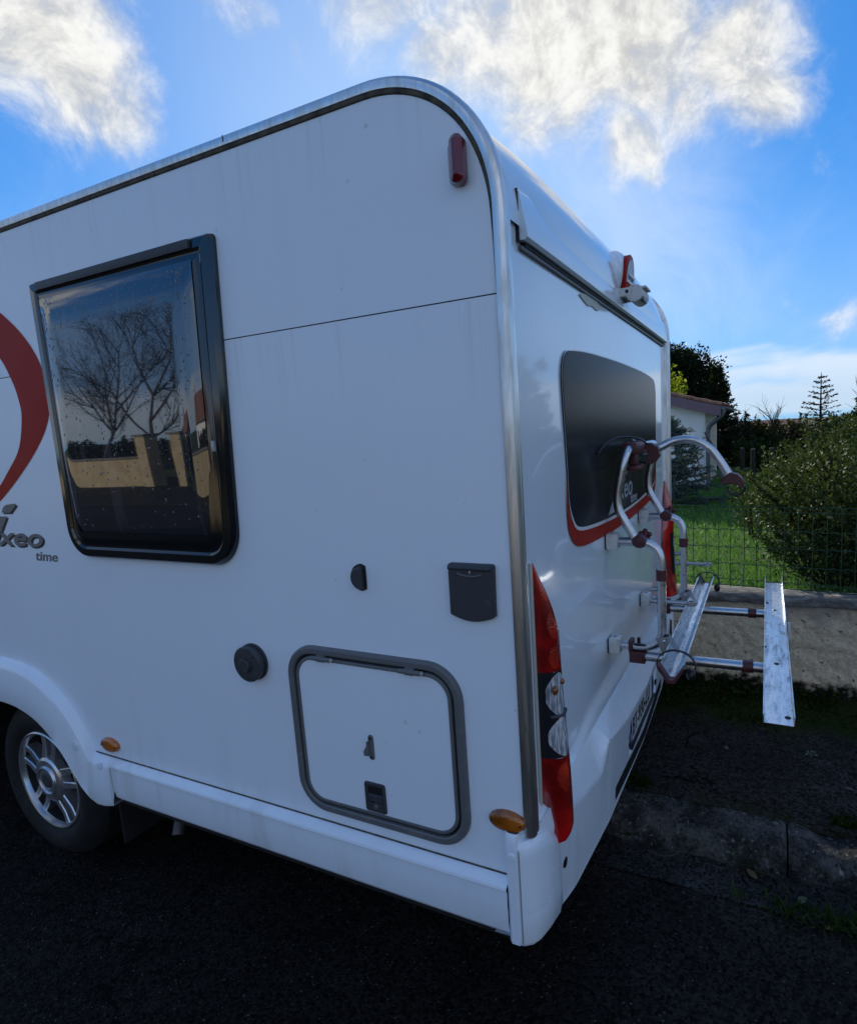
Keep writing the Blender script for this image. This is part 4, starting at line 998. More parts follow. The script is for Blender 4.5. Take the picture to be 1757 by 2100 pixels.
# ------------------------------------------------------------------ bicycle carrier
def carrier():
    rk = thing('bicycle_carrier', (1.15, -.25, .88), 'silver tube bicycle carrier with two wheel rails and maroon clamps on the motorhome rear', 'bike rack')
    XN, XF = .85, 1.45
    for x in (XN, XF):
        pts = fillet([(x, -.030, 1.302), (x, -.192, 1.302), (x, -.192, .918), (x, -.030, .918)], .085, 10)
        obj('upright_tube', MB().tube(pts, .0155, 16), 'tube_alu', rk)
        for z in (1.302, .918):
            br = obj('wall_bracket', MB().box((x-.030, -.048, z-.028), (x+.030, -.006, z+.030), .009), 'bracket_white', rk)
            obj('bolt', MB().ellipsoid((x, -.027, z+.031), (.008, .008, .004), 10, 6), 'cast_alu', br)
            obj('pad', MB().box((x-.027, -.0065, z-.026), (x+.027, -.0005, z+.026)), 'black_plastic', br)
        obj('sleeve', MB().tube([(x, -.192, 1.168), (x, -.192, 1.206)], .0185, 16), 'maroon', rk)
        obj('bolt', MB().ellipsoid((x-.016, -.115, 1.302), (.005, .007, .007), 10, 6), 'cast_alu', rk)
        # frame holder tab with an eye
        y0 = -.205
        obj('strap_holder', MB().tube([(x, y0, 1.092), (x, y0-.075, 1.092)], .0075, 8).lathe([(.016, -.007), (.016, .007), (.010, .007), (.010, -.007)], 16, lambda a, b, h: (x+b, y0-.085+a, 1.092+h)), 'cast_alu', rk)
        for zz_ in (1.092, 1.135): obj('push_button', MB().tube([(x, -.156, zz_), (x, -.178, zz_)], .0085, 8), 'cast_alu', rk)
        # folded gusset between upright and platform arm
        o = [(-.172, .962), (-.215, .970), (-.262, .890), (-.256, .866), (-.222, .866), (-.188, .925)]
        g = MB()
        for dx in (-.021, .016): g.plate(o, lambda a, b, h, dx=dx: (x+dx+h, a, b), 0, .005)
        g.plate([(-.215, .970), (-.218, .966), (-.262, .890), (-.2615, .894)], lambda a, b, h: (x-.016+h, a, b), 0, .034)
        gs = obj('gusset', g, 'cast_alu', rk, sm=False)
        obj('bolt', MB().ellipsoid((x-.022, -.200, .955), (.004, .006, .006), 10, 6), 'galvanised', gs)
        # platform arm and its end fittings
        arm = obj('platform_arm', MB().tube([(x, -.095, .885), (x, -.560, .890)], .0170, 16), 'tube_alu', rk)
        obj('sleeve', MB().tube([(x, -.452, .8888), (x, -.484, .8892)], .0205, 16), 'maroon', arm)
        obj('end_block', MB().box((x-.022, -.135, .862), (x+.022, -.078, .905), .005).box((x-.022, -.092, .900), (x+.022, -.076, .945), .004), 'maroon', arm)
        obj('latch', MB().box((x-.014, -.140, .905), (x+.014, -.094, .932), .004).tube([(x, -.110, .93), (x, -.110, .952)], .006, 8), 'black_plastic', arm)
    # inner V rail and outer flat rail
    def rail(name, x0, x1, sec, mt):
        mb = MB().grid([x0, (x0+x1)/2, x1], list(range(len(sec))), lambda x, t: (x, sec[int(t)][0], sec[int(t)][1]))
        o = obj(name, mb, mt, rk, sm=False)
        sm_ = o.modifiers.new('sheet', 'SOLIDIFY'); sm_.thickness = .0022; sm_.offset = 0
        return o
    v = [(-.2185, .951), (-.2225, .951), (-.246, .913), (-.264, .913), (-.2875, .951), (-.2915, .951)]
    r1 = rail('wheel_rail', .615, 1.825, v, 'galvanised')
    for x in (.612, 1.828):
        s = 1 if x < 1 else -1
        o2 = [(-.213, .955), (-.243, .903), (-.267, .903), (-.297, .955), (-.290, .957), (-.263, .914), (-.247, .914), (-.220, .957)]
        obj('end_cap', MB().plate(o2, lambda a, b, h: (x-.010*s+h*s, a, b), 0, .032), 'maroon', r1, sm=False)
    f = [(-.5160, .930), (-.5162, .909), (-.5175, .907), (-.588, .907), (-.5895, .909), (-.590, .930)]
    r2 = rail('wheel_rail', .425, 1.905, f, 'galvanised')
    obj('rail_end', MB().box((1.90, -.517, .907), (1.96, -.5155, .932)).box((1.90, -.5905, .907), (1.96, -.589, .932)), 'galvanised', r2, sm=False)
    for x, y in ((XN, -.553), (XF, -.553), (.47, -.575), (1.55, -.525), (1.0, -.5165)):
        obj('bolt', MB().ellipsoid((x, y, .9085), (.008, .008, .003), 10, 6), 'black_plastic', r2)
    obj('strap_disc', MB().lathe([(.055, 0), (.055, .008), (.050, .010), (.001, .010)], 24, lambda a, b, h: (1.14+a, -.592-h, .905+b)), 'clear_plastic', r2)
    # ratchet straps of the inner rail
    for x, rr, yy in ((.70, .062, -.258), (1.80, .058, -.258)):
        pts = [(x, yy+rr*math.cos(t), .925+rr*.85*math.sin(t)) for t in np.linspace(PI*1.05, -PI*.38, 26)]
        m = MB().grid(list(range(26)), [-.007, .007], lambda i, w_: (pts[int(i)][0]+w_, pts[int(i)][1], pts[int(i)][2]))
        s = obj('ratchet_strap', m, 'black_plastic', rk); md = s.modifiers.new('sheet', 'SOLIDIFY'); md.thickness = .003
        obj('ratchet_buckle', MB().ellipsoid((x+.01, yy-.045, .893), (.016, .015, .020), 12, 8), 'black_plastic', s)
    # hoop above the uprights
    leg = lambda x: [(x, -.112, 1.300), (x, -.046, 1.415), (x, -.046, 1.47), (x, -.076, 1.600)]
    pts = leg(XN) + leg(XF)[::-1]
    pts[3] = (XN, -.078, 1.625); pts[4] = (XF, -.078, 1.625)
    obj('hoop', MB().tube(fillet(pts, .075, 10), .0155, 16), 'tube_alu', rk)
    for x in (XN, XF):
        cl = obj('hoop_clamp', MB().lathe([(.001, -.023), (.019, -.021), (.024, -.010), (.024, .010), (.019, .021), (.001, .023)], 20, lambda a, b, h: (x+h, -.120+a*1.15, 1.305+b)), 'maroon', rk)
        mb = MB()
        for k in range(5):
            t = 2*PI*k/5+.4; mb.ellipsoid((x+.034, -.132+.015*math.cos(t), 1.320+.015*math.sin(t)), (.008, .010, .010), 10, 6)
        mb.ellipsoid((x+.034, -.132, 1.322), (.010, .014, .014), 12, 8)
        obj('star_knob', mb, 'maroon', cl)
    # long arm with jaws that would hold a bicycle frame
    xa = 1.16
    arm = [(xa-.03, -.085, 1.607), (xa-.02, -.135, 1.612), (xa, -.195, 1.638), (xa, -.262, 1.640), (xa, -.318, 1.610), (xa, -.355, 1.563), (xa, -.388, 1.507)]
    ar = obj('frame_arm', MB().tube(smooth(arm, 6), .0155, 16), 'tube_alu', rk)
    def jaw(c, d, mtl, parent, sc=1.0):
        """clamp: two shells with a toothed gap and a strap loop"""
        M = Matrix.Translation(c) @ d
        T = lambda p: tuple(M @ Vector(p))
        o = [(-.032, -.024), (-.036, .010), (-.016, .030), (.012, .034), (.030, .024), (.036, .006), (.022, .008), (.006, -.002), (-.004, -.016), (-.006, -.034), (-.022, -.036)]
        mb = MB().plate(o, lambda a, b, h: T((h, a*sc, b*sc)), -.022, .022, .004)
        j = obj('jaw', mb, mtl, parent, angle=40)
        pts = [T((0, (.013+.027*math.cos(t))*sc, (-.018+.027*math.sin(t))*sc)) for t in np.linspace(-2.2, 1.3, 18)]
        return j, pts
    j, p1 = jaw(Vector((1.10, -.118, 1.600)), Matrix.Rotation(.5, 4, 'X'), 'maroon', rk, 1.05)
    obj('strap_loop', MB().tube(p1, .0055, 10), 'black_plastic', j)
    j2, p2 = jaw(Vector((xa, -.405, 1.478)), Matrix.Rotation(1.0, 4, 'X') @ Matrix.Rotation(PI, 4, 'Z'), 'maroon', ar)
    p2 = [(xa, -.415+.030*math.cos(t), 1.455+.026*math.sin(t)) for t in np.linspace(.3, -PI-.3, 18)]
    obj('strap_loop', MB().tube(p2, .0045, 10), 'black_plastic', j2)
    obj('crossbar_clamp', MB().box((.90, -.108, 1.603), (1.06, -.052, 1.648), .012).box((.94, -.095, 1.565), (1.0, -.065, 1.605), .006).box((.92, -.105, 1.545), (1.05, -.06, 1.563), .006), 'maroon', rk)
    obj('bolt', MB().ellipsoid((.97, -.08, 1.652), (.010, .010, .006), 12, 6), 'galvanised', rk)
    obj('loose_strap', MB().tube(smooth([(1.10, -.11, 1.628), (1.0, -.10, 1.655), (.90, -.06, 1.668), (.80, -.03, 1.655), (.72, -.015, 1.62)], 6), .0035, 6), 'black_plastic', rk)
    obj('loose_strap', MB().tube(smooth([(xa+.02, -.405, 1.505), (xa+.02, -.37, 1.56), (xa+.02, -.33, 1.62), (xa+.02, -.305, 1.665)], 6), .0038, 6), 'black_plastic', ar)
carrier()

# ------------------------------------------------------------------ garden wall and wire fence
def garden_wall():
    w = thing('garden_wall', (2.45, 0, .1), 'low garden wall in rough beige render behind the bicycle carrier, mossy at its foot', 'wall')
    ys = sorted(set(list(np.linspace(-3.4, .6, 290)) + [-14, -9, -6, -4.5, 2, 4, 7, 11, 16]))
    zs = list(np.linspace(.06, .672, 50))
    def f(y, z):
        n = fbm(0.3, y*34, z*34, 3) if -3.5 < y < .7 else 0
        return (2.372 - .020*n - .010*fbm(1.7, y*2, z*2, 2), y, z)
    obj('wall_face', MB().grid(ys, zs, f).box((2.40, -14, .06), (2.52, 16, .665)), 'rough_render', w, angle=70)
    y = -14.0; k = 0
    while y < 16:
        L = 2.0; fine = -4 < y < 1.5
        yy = list(np.linspace(y+.003, y+L-.003, 90 if fine else 4)); sec = [(2.352, .664), (2.346, .676), (2.347, .700), (2.356, .712), (2.43, .722), (2.53, .714), (2.54, .68)]
        def g(a, t):
            x, z = sec[int(t)]; n = fbm(x*14, a*14, z*14, 3) if fine else 0
            return (x + .010*n, a, z + .012*n + .004*fbm(0, a*1.5, 3, 2))
        mb = MB().grid(yy, list(range(7)), g)
        for e in (yy[0], yy[-1]): mb.add([g(e, t) for t in range(7)], [tuple(range(7))])
        obj('coping_slab', mb, 'coping_concrete', w, angle=60); y += L; k += 1
garden_wall()

def wire_fence():
    fz = thing('wire_fence', (2.47, 0, .71), 'green welded wire mesh fence standing on the garden wall', 'fence')
    X = 2.475
    post = MB()
    for y in (-7.5, -5.0, -2.56, 1.2, 3.6, 6.1):
        obj('post', MB().tube([(X+.02, y, .68), (X+.02, y, 1.27)], .02, 10).tube([(X+.02, y, 1.27), (X+.02, y, 1.285)], .024, 10), 'fence_green', fz)
    def top(y): return 1.215 + .035*y*.6 if y < 0 else 1.215
    spans = [(-7.5, -5.0), (-5.0, -2.56), (-2.56, 1.2), (1.2, 3.6), (3.6, 6.1)]
    hz = [0, .028, .14, .24, .34, .44]           # wires below the top edge
    for y0, y1 in spans:
        near = y0 > -6
        n = int((y1-y0)/.0685); mb = MB()
        for i in range(n+1):
            y = y0 + (y1-y0)*i/n
            mb.tube([(X+random.uniform(-.003, .003), y+random.uniform(-.003, .003), .725), (X, y+random.uniform(-.004, .004), top(y)-.25), (X+random.uniform(-.003, .003), y, top(y)+.004)], .0023, 4, False)
        for d in hz + [.475]:
            pts = []
            for j in range(n*2+1):
                y = y0 + (y1-y0)*j/(n*2)
                crimp = .006*(1 if j % 2 else -1) if d not in (0, .475) else 0
                pts.append((X+.003, y, top(y)-d+crimp*.6+.003*math.sin(y*3+d*20)))
            mb.tube(pts, .0024, 4, False)
        s = obj('wire_mesh', mb, 'fence_green', fz, sm=False); s['kind'] = 'stuff'
wire_fence()

# ------------------------------------------------------------------ foliage tools
def leaf_mesh(name, C, A, L, Wd, mat, parent=None, fold=.18, seed=0):
    """one folded rhombus per leaf: C base points, A axes, L lengths"""
    r = np.random.default_rng(seed); n = len(C)
    A = A/np.linalg.norm(A, axis=1, keepdims=True)
    U = r.normal(size=(n, 3)); S = np.cross(A, U); S /= np.linalg.norm(S, axis=1, keepdims=True)+1e-9; N = np.cross(S, A)
    L = np.asarray(L).reshape(-1, 1)*np.ones((n, 1)); w = L*Wd
    V = np.empty((n, 4, 3)); V[:, 0] = C; V[:, 1] = C+A*L*.45+S*w+N*L*fold; V[:, 2] = C+A*L; V[:, 3] = C+A*L*.45-S*w+N*L*fold
    me = bpy.data.meshes.new(name); me.vertices.add(n*4); me.vertices.foreach_set('co', V.reshape(-1))
    me.loops.add(n*4); me.loops.foreach_set('vertex_index', np.arange(n*4, dtype=np.int32))
    me.polygons.add(n); me.polygons.foreach_set('loop_start', np.arange(0, n*4, 4, dtype=np.int32))
    me.update(calc_edges=True); me.materials.append(MATS[mat])
    return link(name, me, parent)
def rdir(r, n, up=0.0):
    d = r.normal(size=(n, 3)); d[:, 2] += up; return d/np.linalg.norm(d, axis=1, keepdims=True)

def shrub(name, base, label, cat, stems, h, spread, leaves, L, mat, seed, group=None, lean=(0, 0), droop=.25, filler=0, low=0.0, cut=None):
    """many arching stems, leaves all along them"""
    r = np.random.default_rng(seed); b = np.array(base, float)
    t_ = thing(name, base, label, cat, group); mb = MB(); C = []; A = []
    for i in range(stems):
        az = r.uniform(0, 2*PI); q = r.uniform(0, 1)**.6; hh = h*r.uniform(.55, 1.0)*(1.1-.35*q)
        tip = np.array([math.cos(az)*spread[0]*q + lean[0]*hh, math.sin(az)*spread[1]*q + lean[1]*hh, hh])
        root = np.array([tip[0]*.25, tip[1]*.25, low*0])
        mid = root*.5 + tip*.5 + np.array([0, 0, hh*droop*.5]) + r.normal(size=3)*.05*h
        P = np.array([(1-t)**2*root + 2*t*(1-t)*mid + t*t*tip for t in np.linspace(0, 1, 9)]) + b
        if i % 2 == 0: mb.tube([tuple(p) for p in P], [.010*h*(1-.8*k/8) for k in range(9)], 4, False)
        m = leaves; tt = r.uniform(.12, 1.0, m)**.8; idx = tt*8; i0 = np.minimum(idx.astype(int), 7); fr = (idx-i0)[:, None]
        pp = P[i0]*(1-fr) + P[i0+1]*fr + r.normal(size=(m, 3))*.035*h*(1.1-tt)[:, None]
        tang = P[i0+1]-P[i0]; tang /= np.linalg.norm(tang, axis=1, keepdims=True)+1e-9
        C.append(pp); A.append(tang*.8 + rdir(r, m, .2))
    if filler:
        u = rdir(r, filler); rad_ = r.uniform(.35, 1.0, filler)[:, None]**.5
        pp = b + np.array([lean[0]*h*.5, lean[1]*h*.5, h*.42]) + u*rad_*np.array([spread[0]*.95, spread[1]*.95, h*.42])
        C.append(pp); A.append(rdir(r, filler, .3))
    C = np.concatenate(C); A = np.concatenate(A)
    keep = C[:, 2] > b[2]+.01
    if cut is not None: keep &= cut(C)
    C, A = C[keep], A[keep]
    obj('stems', mb, 'bark', t_, sm=True)
    leaf_mesh('foliage', C, A, L*r.uniform(.6, 1.25, len(C)), .30, mat, t_, seed=seed)
    return t_

front = lambda C: C[:, 0] > 2.58
shrub('leafy_shrub', (3.75, -1.25, .60), 'large small-leaved shrub pressed against the back of the wire fence', 'shrub', 190, 1.12, (1.25, .95), 150, .034, 'leaf_shrub', 21, 'garden shrubs behind the fence', filler=9000, cut=front)
shrub('leafy_shrub', (3.5, -2.45, .60), 'dark dense shrub behind the fence at the right edge of the picture', 'shrub', 140, 1.18, (1.0, .95), 130, .036, 'leaf_shrub_dark', 22, 'garden shrubs behind the fence', filler=16000, cut=front)
shrub('leafy_shrub', (5.9, -1.35, .50), 'taller yellowish shrub with loose upright sprigs behind the fence shrub', 'shrub', 110, 1.28, (1.0, .75), 120, .042, 'leaf_shrub', 23, 'garden shrubs behind the fence', filler=5000)
shrub('leafy_shrub', (6.4, -3.1, .50), 'broad dark shrub mass behind the shrubs on the right', 'shrub', 110, 1.50, (1.7, 1.3), 120, .05, 'leaf_shrub_dark', 24, 'garden shrubs behind the fence', filler=14000)
shrub('leafy_shrub', (3.05, -.95, .62), 'low sparse shrub just behind the fence wires near the outer rail', 'shrub', 50, .55, (.45, .55), 90, .026, 'leaf_shrub_dark', 25, 'garden shrubs behind the fence', filler=1500, cut=front)
shrub('leafy_shrub', (5.0, -.42, .52), 'slender young sprigs rising left of the fence shrub', 'shrub', 16, 1.0, (.35, .32), 60, .036, 'leaf_shrub', 26, 'garden shrubs behind the fence')
shrub('leafy_shrub', (3.2, -4.2, .60), 'dense shrub behind the fence beyond the right picture edge', 'shrub', 100, 1.2, (1.0, 1.0), 110, .038, 'leaf_shrub_dark', 27, 'garden shrubs behind the fence', filler=9000, cut=front)

def blue_spruce():
    t_ = thing('blue_spruce', (8.3, 1.0, lawn_z(8.3, 1.0)), 'low bluish spruce with stiff bottlebrush twigs in front of the shed wall', 'spruce')
    b = np.array(t_.location); r = np.random.default_rng(5); mb = MB(); C = []; A = []
    mb.tube([tuple(b), tuple(b+[0, 0, 1.5])], [.05, .01], 6)
    for tier in range(13):
        z = .06 + tier*.105; R = (1.12-z*.45)*r.uniform(.9, 1.05) if tier < 9 else 1.5-z
        for k in range(15):
            az = r.uniform(0, 2*PI); ln = max(.12, R*r.uniform(.6, 1.05))
            d = np.array([math.cos(az), math.sin(az), r.uniform(-.05, .28)]); tip = b+[0, 0, z]+d*ln
            tw = [(b+[0, 0, z], tip)]
            for s_ in range(8):
                f = r.uniform(.35, 1); p = b+[0, 0, z]+d*ln*f; dd = d*.7+rdir(r, 1, .25)[0]*.6; tw.append((p, p+dd*r.uniform(.08, .17)))
            for p, q in tw:
                mb.tube([tuple(p), tuple(q)], [.006, .003], 3, False)
                n = int(np.linalg.norm(q-p)/.0075)+6; t = r.uniform(.05 if np.linalg.norm(q-p) < .3 else .5, 1, n)[:, None]
                ax = (q-p)/np.linalg.norm(q-p)
                C.append(p*(1-t)+q*t); A.append(ax*.75+rdir(r, n)*.8)
    C = np.concatenate(C); A = np.concatenate(A)
    obj('branches', mb, 'bark', t_)
    leaf_mesh('needles', C, A, .042*r.uniform(.7, 1.2, len(C)), .13, 'needle_blue', t_, .05, 6)
blue_spruce()

def lawn_blades():
    r = np.random.default_rng(8); n = 90000
    u = r.random(n); x = 2.56 + (u**2.2)*12; y = -4.5 + 7.5*r.random(n)
    z = np.interp(x, [2.4, 6, 12, 22, 60], [.64, .50, .31, .10, .0]) + .03*np.sin(y*.9+x*.4)
    C = np.stack([x, y, z-.003], 1); A = rdir(r, n, 2.2)
    g = leaf_mesh('grass', C, A, np.clip(.045+.006*(x-2.5), .03, .12)*r.uniform(.5, 1.3, n), .09, 'grass_blade', None, .1, 9); g['kind'] = 'stuff'
    g['label'] = 'short green grass of the garden lawn'; g['category'] = 'grass'
lawn_blades()

# ------------------------------------------------------------------ shed beyond the lawn
def shed():
    H = thing('garden_shed', (12.0, 3.2, .25), 'small rendered garden shed with low tiled roof and mauve fascia beyond the lawn', 'shed')
    x0, x1, y0, y1 = 12.0, 15.2, .66, 6.2; zb = .15; ez = 2.02; rid = ez + .285*(y1-y0)/2
    ym = (y0+y1)/2
    gable = [(y0, zb), (y0, ez), (ym, rid), (y1, ez), (y1, zb)]
    obj('gable_wall', MB().plate(gable, lambda a, b, h: (x0+h, a, b), 0, .15), 'house_wall', H, sm=False)
    obj('gable_wall', MB().plate(gable, lambda a, b, h: (x1-h, a, b), 0, .15), 'house_wall', H, sm=False)
    obj('side_wall', MB().box((x0+.002, y0+.002, zb), (x1-.002, y0+.15, ez)), 'house_wall_warm_lit', H, sm=False)
    obj('side_wall', MB().box((x0+.002, y1-.15, zb), (x1-.002, y1-.002, ez)), 'house_wall_warm_lit', H, sm=False)
    sl = .285; ov = .32
    for s_ in (-1, 1):
        e = y0-ov if s_ < 0 else y1+ov
        rz = lambda y: rid - abs(y-ym)*sl
        # roof deck, fascia boards on the gable edge
        mb = MB().add([(x0-.22, e, rz(e)+.03), (x1+.2, e, rz(e)+.03), (x1+.2, ym, rid+.03), (x0-.22, ym, rid+.03), (x0-.22, e, rz(e)+.08), (x1+.2, e, rz(e)+.08), (x1+.2, ym, rid+.08), (x0-.22, ym, rid+.08)], [(0, 1, 2, 3), (4, 7, 6, 5), (0, 4, 5, 1), (1, 5, 6, 2), (2, 6, 7, 3), (3, 7, 4, 0)])
        rf = obj('roof', mb, 'soffit_wood', H, sm=False)
        cuts = np.linspace(e, ym, 4)
        for a, b in zip(cuts[:-1], cuts[1:]):
            g = .004*s_*-1
            obj('fascia_board', MB().add([(x0-.245+dx, yy, rz(yy)+dz) for dx in (0, .022) for yy, dz in ((a-g, -.13), (b+g, -.13), (b+g, .07), (a-g, .07))], [(0, 1, 2, 3), (4, 7, 6, 5), (0, 4, 5, 1), (1, 5, 6, 2), (2, 6, 7, 3), (3, 7, 4, 0)]), 'fascia_mauve', rf, sm=False)
        # half-round tiles: courses up the slope
        tile = None; n = 11; Lt = (abs(ym-e)+.04)/n
        for c in range(16 if s_ < 0 else 1):
            for k in range(n):
                ya = e - s_*-.02 + (ym-e)/n*k; yb = ya + (ym-e)/n*1.12; xx = x0-.25 + c*.225
                pts = []
                for yy, r_ in ((ya, .085), (yb, .070)):
                    for t in np.linspace(0, PI, 7): pts.append((xx+.09+r_*math.cos(t), yy, rz(yy)+.085+.008*(yy == ya)+r_*.75*math.sin(t)))
                obj('tile', MB().add(pts, [(i, i+1, 8+i, 7+i) for i in range(6)]), 'tile_clay', rf) if c < 3 or k < 2 else None
        if s_ < 0:
            obj('tile_field', MB().grid(list(np.linspace(x0+.40, x1+.2, 120)), [e+.3, ym], lambda x, y: (x, y, rz(y)+.10+.05*abs(math.sin((x-x0)*PI/.225)))), 'tile_clay', rf)
    zg = ez - sl*ov + .02
    gut = [(x, y0-ov-.045+.05*math.cos(t), zg+.03+.05*math.sin(t)) for x in (x0-.24, x1+.2) for t in np.linspace(PI, 2*PI, 9)]
    g = obj('gutter', MB().add(gut, [(i, i+1, 10+i, 9+i) for i in range(8)] + [tuple(range(9))]), 'zinc', H); md = g.modifiers.new('sheet', 'SOLIDIFY'); md.thickness = .004
    obj('downpipe', MB().tube(fillet([(x0-.14, y0-ov-.045, zg-.015), (x0-.14, y0-ov-.045, zg-.13), (x0-.07, y0-.07, zg-.36), (x0-.07, y0-.07, zb)], .10, 7), .042, 12), 'zinc', H)
shed()

# ------------------------------------------------------------------ trees and hedges
def blob_tree(name, base, label, cat, trunk_h, blobs, n, L, mat, seed, trunk_r=.12, up=.2, bark='bark', group=None, shell=.5, width=.34):
    t_ = thing(name, base, label, cat, group); b = np.array(base, float); r = np.random.default_rng(seed)
    mb = MB().tube([tuple(b-[0, 0, .1]), tuple(b+[.03, .02, trunk_h*.5]), tuple(b+[0, 0, trunk_h])], [trunk_r, trunk_r*.8, trunk_r*.5], 8)
    w = np.array([bl[3]*bl[4]*bl[5] for bl in blobs])**.66; C = []; A = []
    for bl, wi in zip(blobs, w/w.sum()):
        c = b+np.array(bl[:3]); rr = np.array(bl[3:6]); m = int(n*wi)
        mb.tube([tuple(b+[0, 0, trunk_h*.7]), tuple((b+[0, 0, trunk_h*.8]+c)/2), tuple(c)], [trunk_r*.45, trunk_r*.3, trunk_r*.12], 5, False)
        # clumps on the blob's surface, leaves round each clump
        k = max(6, m//45); cd = rdir(r, k); cr_ = r.uniform(shell, 1.05, k)[:, None]
        cc = c+cd*cr_*rr; ci = r.integers(0, k, m)
        p = cc[ci] + r.normal(size=(m, 3))*rr*.10
        C.append(p); A.append(cd[ci]*.7+rdir(r, m, up))
    C = np.concatenate(C); A = np.concatenate(A)
    obj('trunk', mb, bark, t_)
    leaf_mesh('crown', C, A, L*r.uniform(.6, 1.3, len(C)), width, mat, t_, seed=seed)
    return t_
gz = lawn_z
blob_tree('pine_tree', (24, 3.6, gz(24)), 'big dark round-topped pine behind the shed roof', 'tree', 2.6, [(0, -.2, 3.2, 2.0, 2.2, 1.45), (0, 1.6, 3.4, 2, 2.0, 1.5), (-.3, -1.5, 3.0, 1.3, 1.05, 1.2), (0, .2, 4.0, 1.5, 1.8, .8), (0, -1.9, 2.2, 1.0, .8, .9), (.3, 3.4, 3.2, 2, 2, 1.4), (0, 0, 2.0, 1.6, 2.0, .9)], 75000, .105, 'leaf_pine', 31, .22, .35)

def conifer(name, base, label, H, R, mat, seed, tiers, per, needles, L, droop=-.05, bare=0.0, cat='tree', twig=.35, flat=.35, top=.0, prof=1.0):
    t_ = thing(name, base, label, cat); b = np.array(base, float); r = np.random.default_rng(seed); mb = MB(); C = []; A = []
    mb.tube([tuple(b-[0, 0, .1]), tuple(b+[0, 0, H*.5]), tuple(b+[.02, 0, H])], [.022*H, .013*H, .003*H], 6)
    for t in range(tiers):
        f = bare + (1-bare)*t/tiers; z = H*f
        for k in range(per):
            az = r.uniform(0, 2*PI); ln = R*(1-f)**prof*r.uniform(.7, 1.1)+.05*R
            d = np.array([math.cos(az), math.sin(az), droop+.25*f+r.uniform(-.08, .1)])
            pts = [b+[0, 0, z]+d*ln*s_+np.array([0, 0, -.10*ln*s_*s_*(1 if droop < 0 else -.4)]) for s_ in (0, .35, .7, 1.0)]
            mb.tube([tuple(p) for p in pts], [.006*H*(1-f*.6)*q for q in (1, .7, .45, .2)], 4, False)
            m = int(needles*ln/R)+6; s_ = r.uniform(.12, 1, m); i0 = np.minimum((s_*3).astype(int), 2); P = np.array(pts); fr = (s_*3-i0)[:, None]
            side = np.cross(d, [0, 0, 1]); side /= np.linalg.norm(side)
            off = side*r.normal(size=(m, 1))*twig*.3*ln*(1.1-s_[:, None])*.6 + np.array([0, 0, 1])*r.normal(size=(m, 1))*.02*H*flat
            C.append(P[i0]*(1-fr)+P[np.minimum(i0+1, 3)]*fr+off); A.append(d*.7+side*np.sign(r.normal(size=(m, 1)))*.6+rdir(r, m)*.45)
    C = np.concatenate(C); A = np.concatenate(A)
    obj('trunk', mb, 'bark', t_); leaf_mesh('crown', C, A, L*r.uniform(.6, 1.3, len(C)), .2, mat, t_, .1, seed)
conifer('spruce_tree', (19.5, .95, gz(19.5)), 'dark ragged conifer between the pine and the shed gutter', 3.3, 1.05, 'leaf_spruce', 41, 24, 12, 70, .12, .12)
conifer('cedar_tree', (20, -2.0, gz(20)), 'thin young cedar with bare spaced branches against the pale sky', 2.82, 1.15, 'leaf_spruce', 42, 12, 7, 24, .085, .06, .30, twig=.25, flat=.18, prof=.9)
shrub('sunlit_shrub', (16.2, 2.0, .9), 'yellow-green sunlit shrub rising above the shed roof', 'shrub', 40, 2.55, (1.0, .75), 70, .11, 'leaf_yellow', 51)
# hedge rows at the far side of the garden
for i, (x, y, h, sx, sy, mt, lb) in enumerate((
        (23, 0.2, 1.85, 1.2, 1.3, 'leaf_hedge', 'brown-green hedge bush at the far lawn edge, next to the conifer'),
        (24, -1.6, 1.75, 1.2, 1.5, 'leaf_hedge', 'low twiggy hedge bush at the far lawn edge, left of the young cedar'),
        (22.5, -3.4, 2.0, 1.3, 1.5, 'leaf_shrub_dark', 'green hedge bush at the far lawn edge, below the young cedar'),
        (21, -5.4, 2.25, 1.5, 1.6, 'leaf_hedge', 'taller hedge bush at the far lawn edge, right of the young cedar'),
        (19, -7.8, 2.4, 1.6, 1.6, 'leaf_shrub_dark', 'dark hedge bush at the far lawn edge beyond the right picture edge'),
        (13.5, -3.3, 1.75, 1.3, 1.3, 'leaf_hedge', 'mid-distance brown hedge bush behind the right-hand shrubs'),
        (17.5, -.5, 1.1, .9, .9, 'leaf_shrub_dark', 'small dark bush on the far lawn, right of the shed'))):
    shrub('hedge_bush', (x, y, gz(x)), lb, 'hedge', 70, h, (sx, sy), 110, .09, mt, 60+i, 'hedge bushes along the far lawn edge', filler=3500)

def bare_tree(name, base, label, H, seed, levels=4, spread=.5, mat='bark', r0=None, cat='tree'):
    t_ = thing(name, base, label, cat); r = random.Random(seed); tr = MB(); br = MB()
    def grow(p, d, L, rr, lv):
        pts = [p]; q = p.copy(); dd = d.copy()
        for s_ in range(4):
            dd = (dd + Vector((r.gauss(0, .10), r.gauss(0, .10), r.gauss(.04, .06)))).normalized(); q = q + dd*L/4; pts.append(q.copy())
        (tr if lv == 0 else br).tube([tuple(x) for x in pts], [rr*(1-.16*k) for k in range(5)], 6 if lv < 2 else 4 if lv < 3 else 3, False)
        if lv < levels:
            for k in range(5 if lv else 6):
                i = r.randint(1, 4) if lv else r.randint(2, 4); a = r.uniform(0, 2*PI)
                side = dd.orthogonal().normalized(); side.rotate(Matrix.Rotation(a, 3, dd))
                grow(pts[i], (dd + side*r.uniform(.5, 1.0)*spread*1.6).normalized(), L*r.uniform(.5, .75), rr*.48, lv+1)
    grow(Vector(base), Vector((0, 0, 1)), H*.42, r0 or H*.02, 0)
    obj('trunk', tr, mat, t_); obj('branches', br, mat, t_)
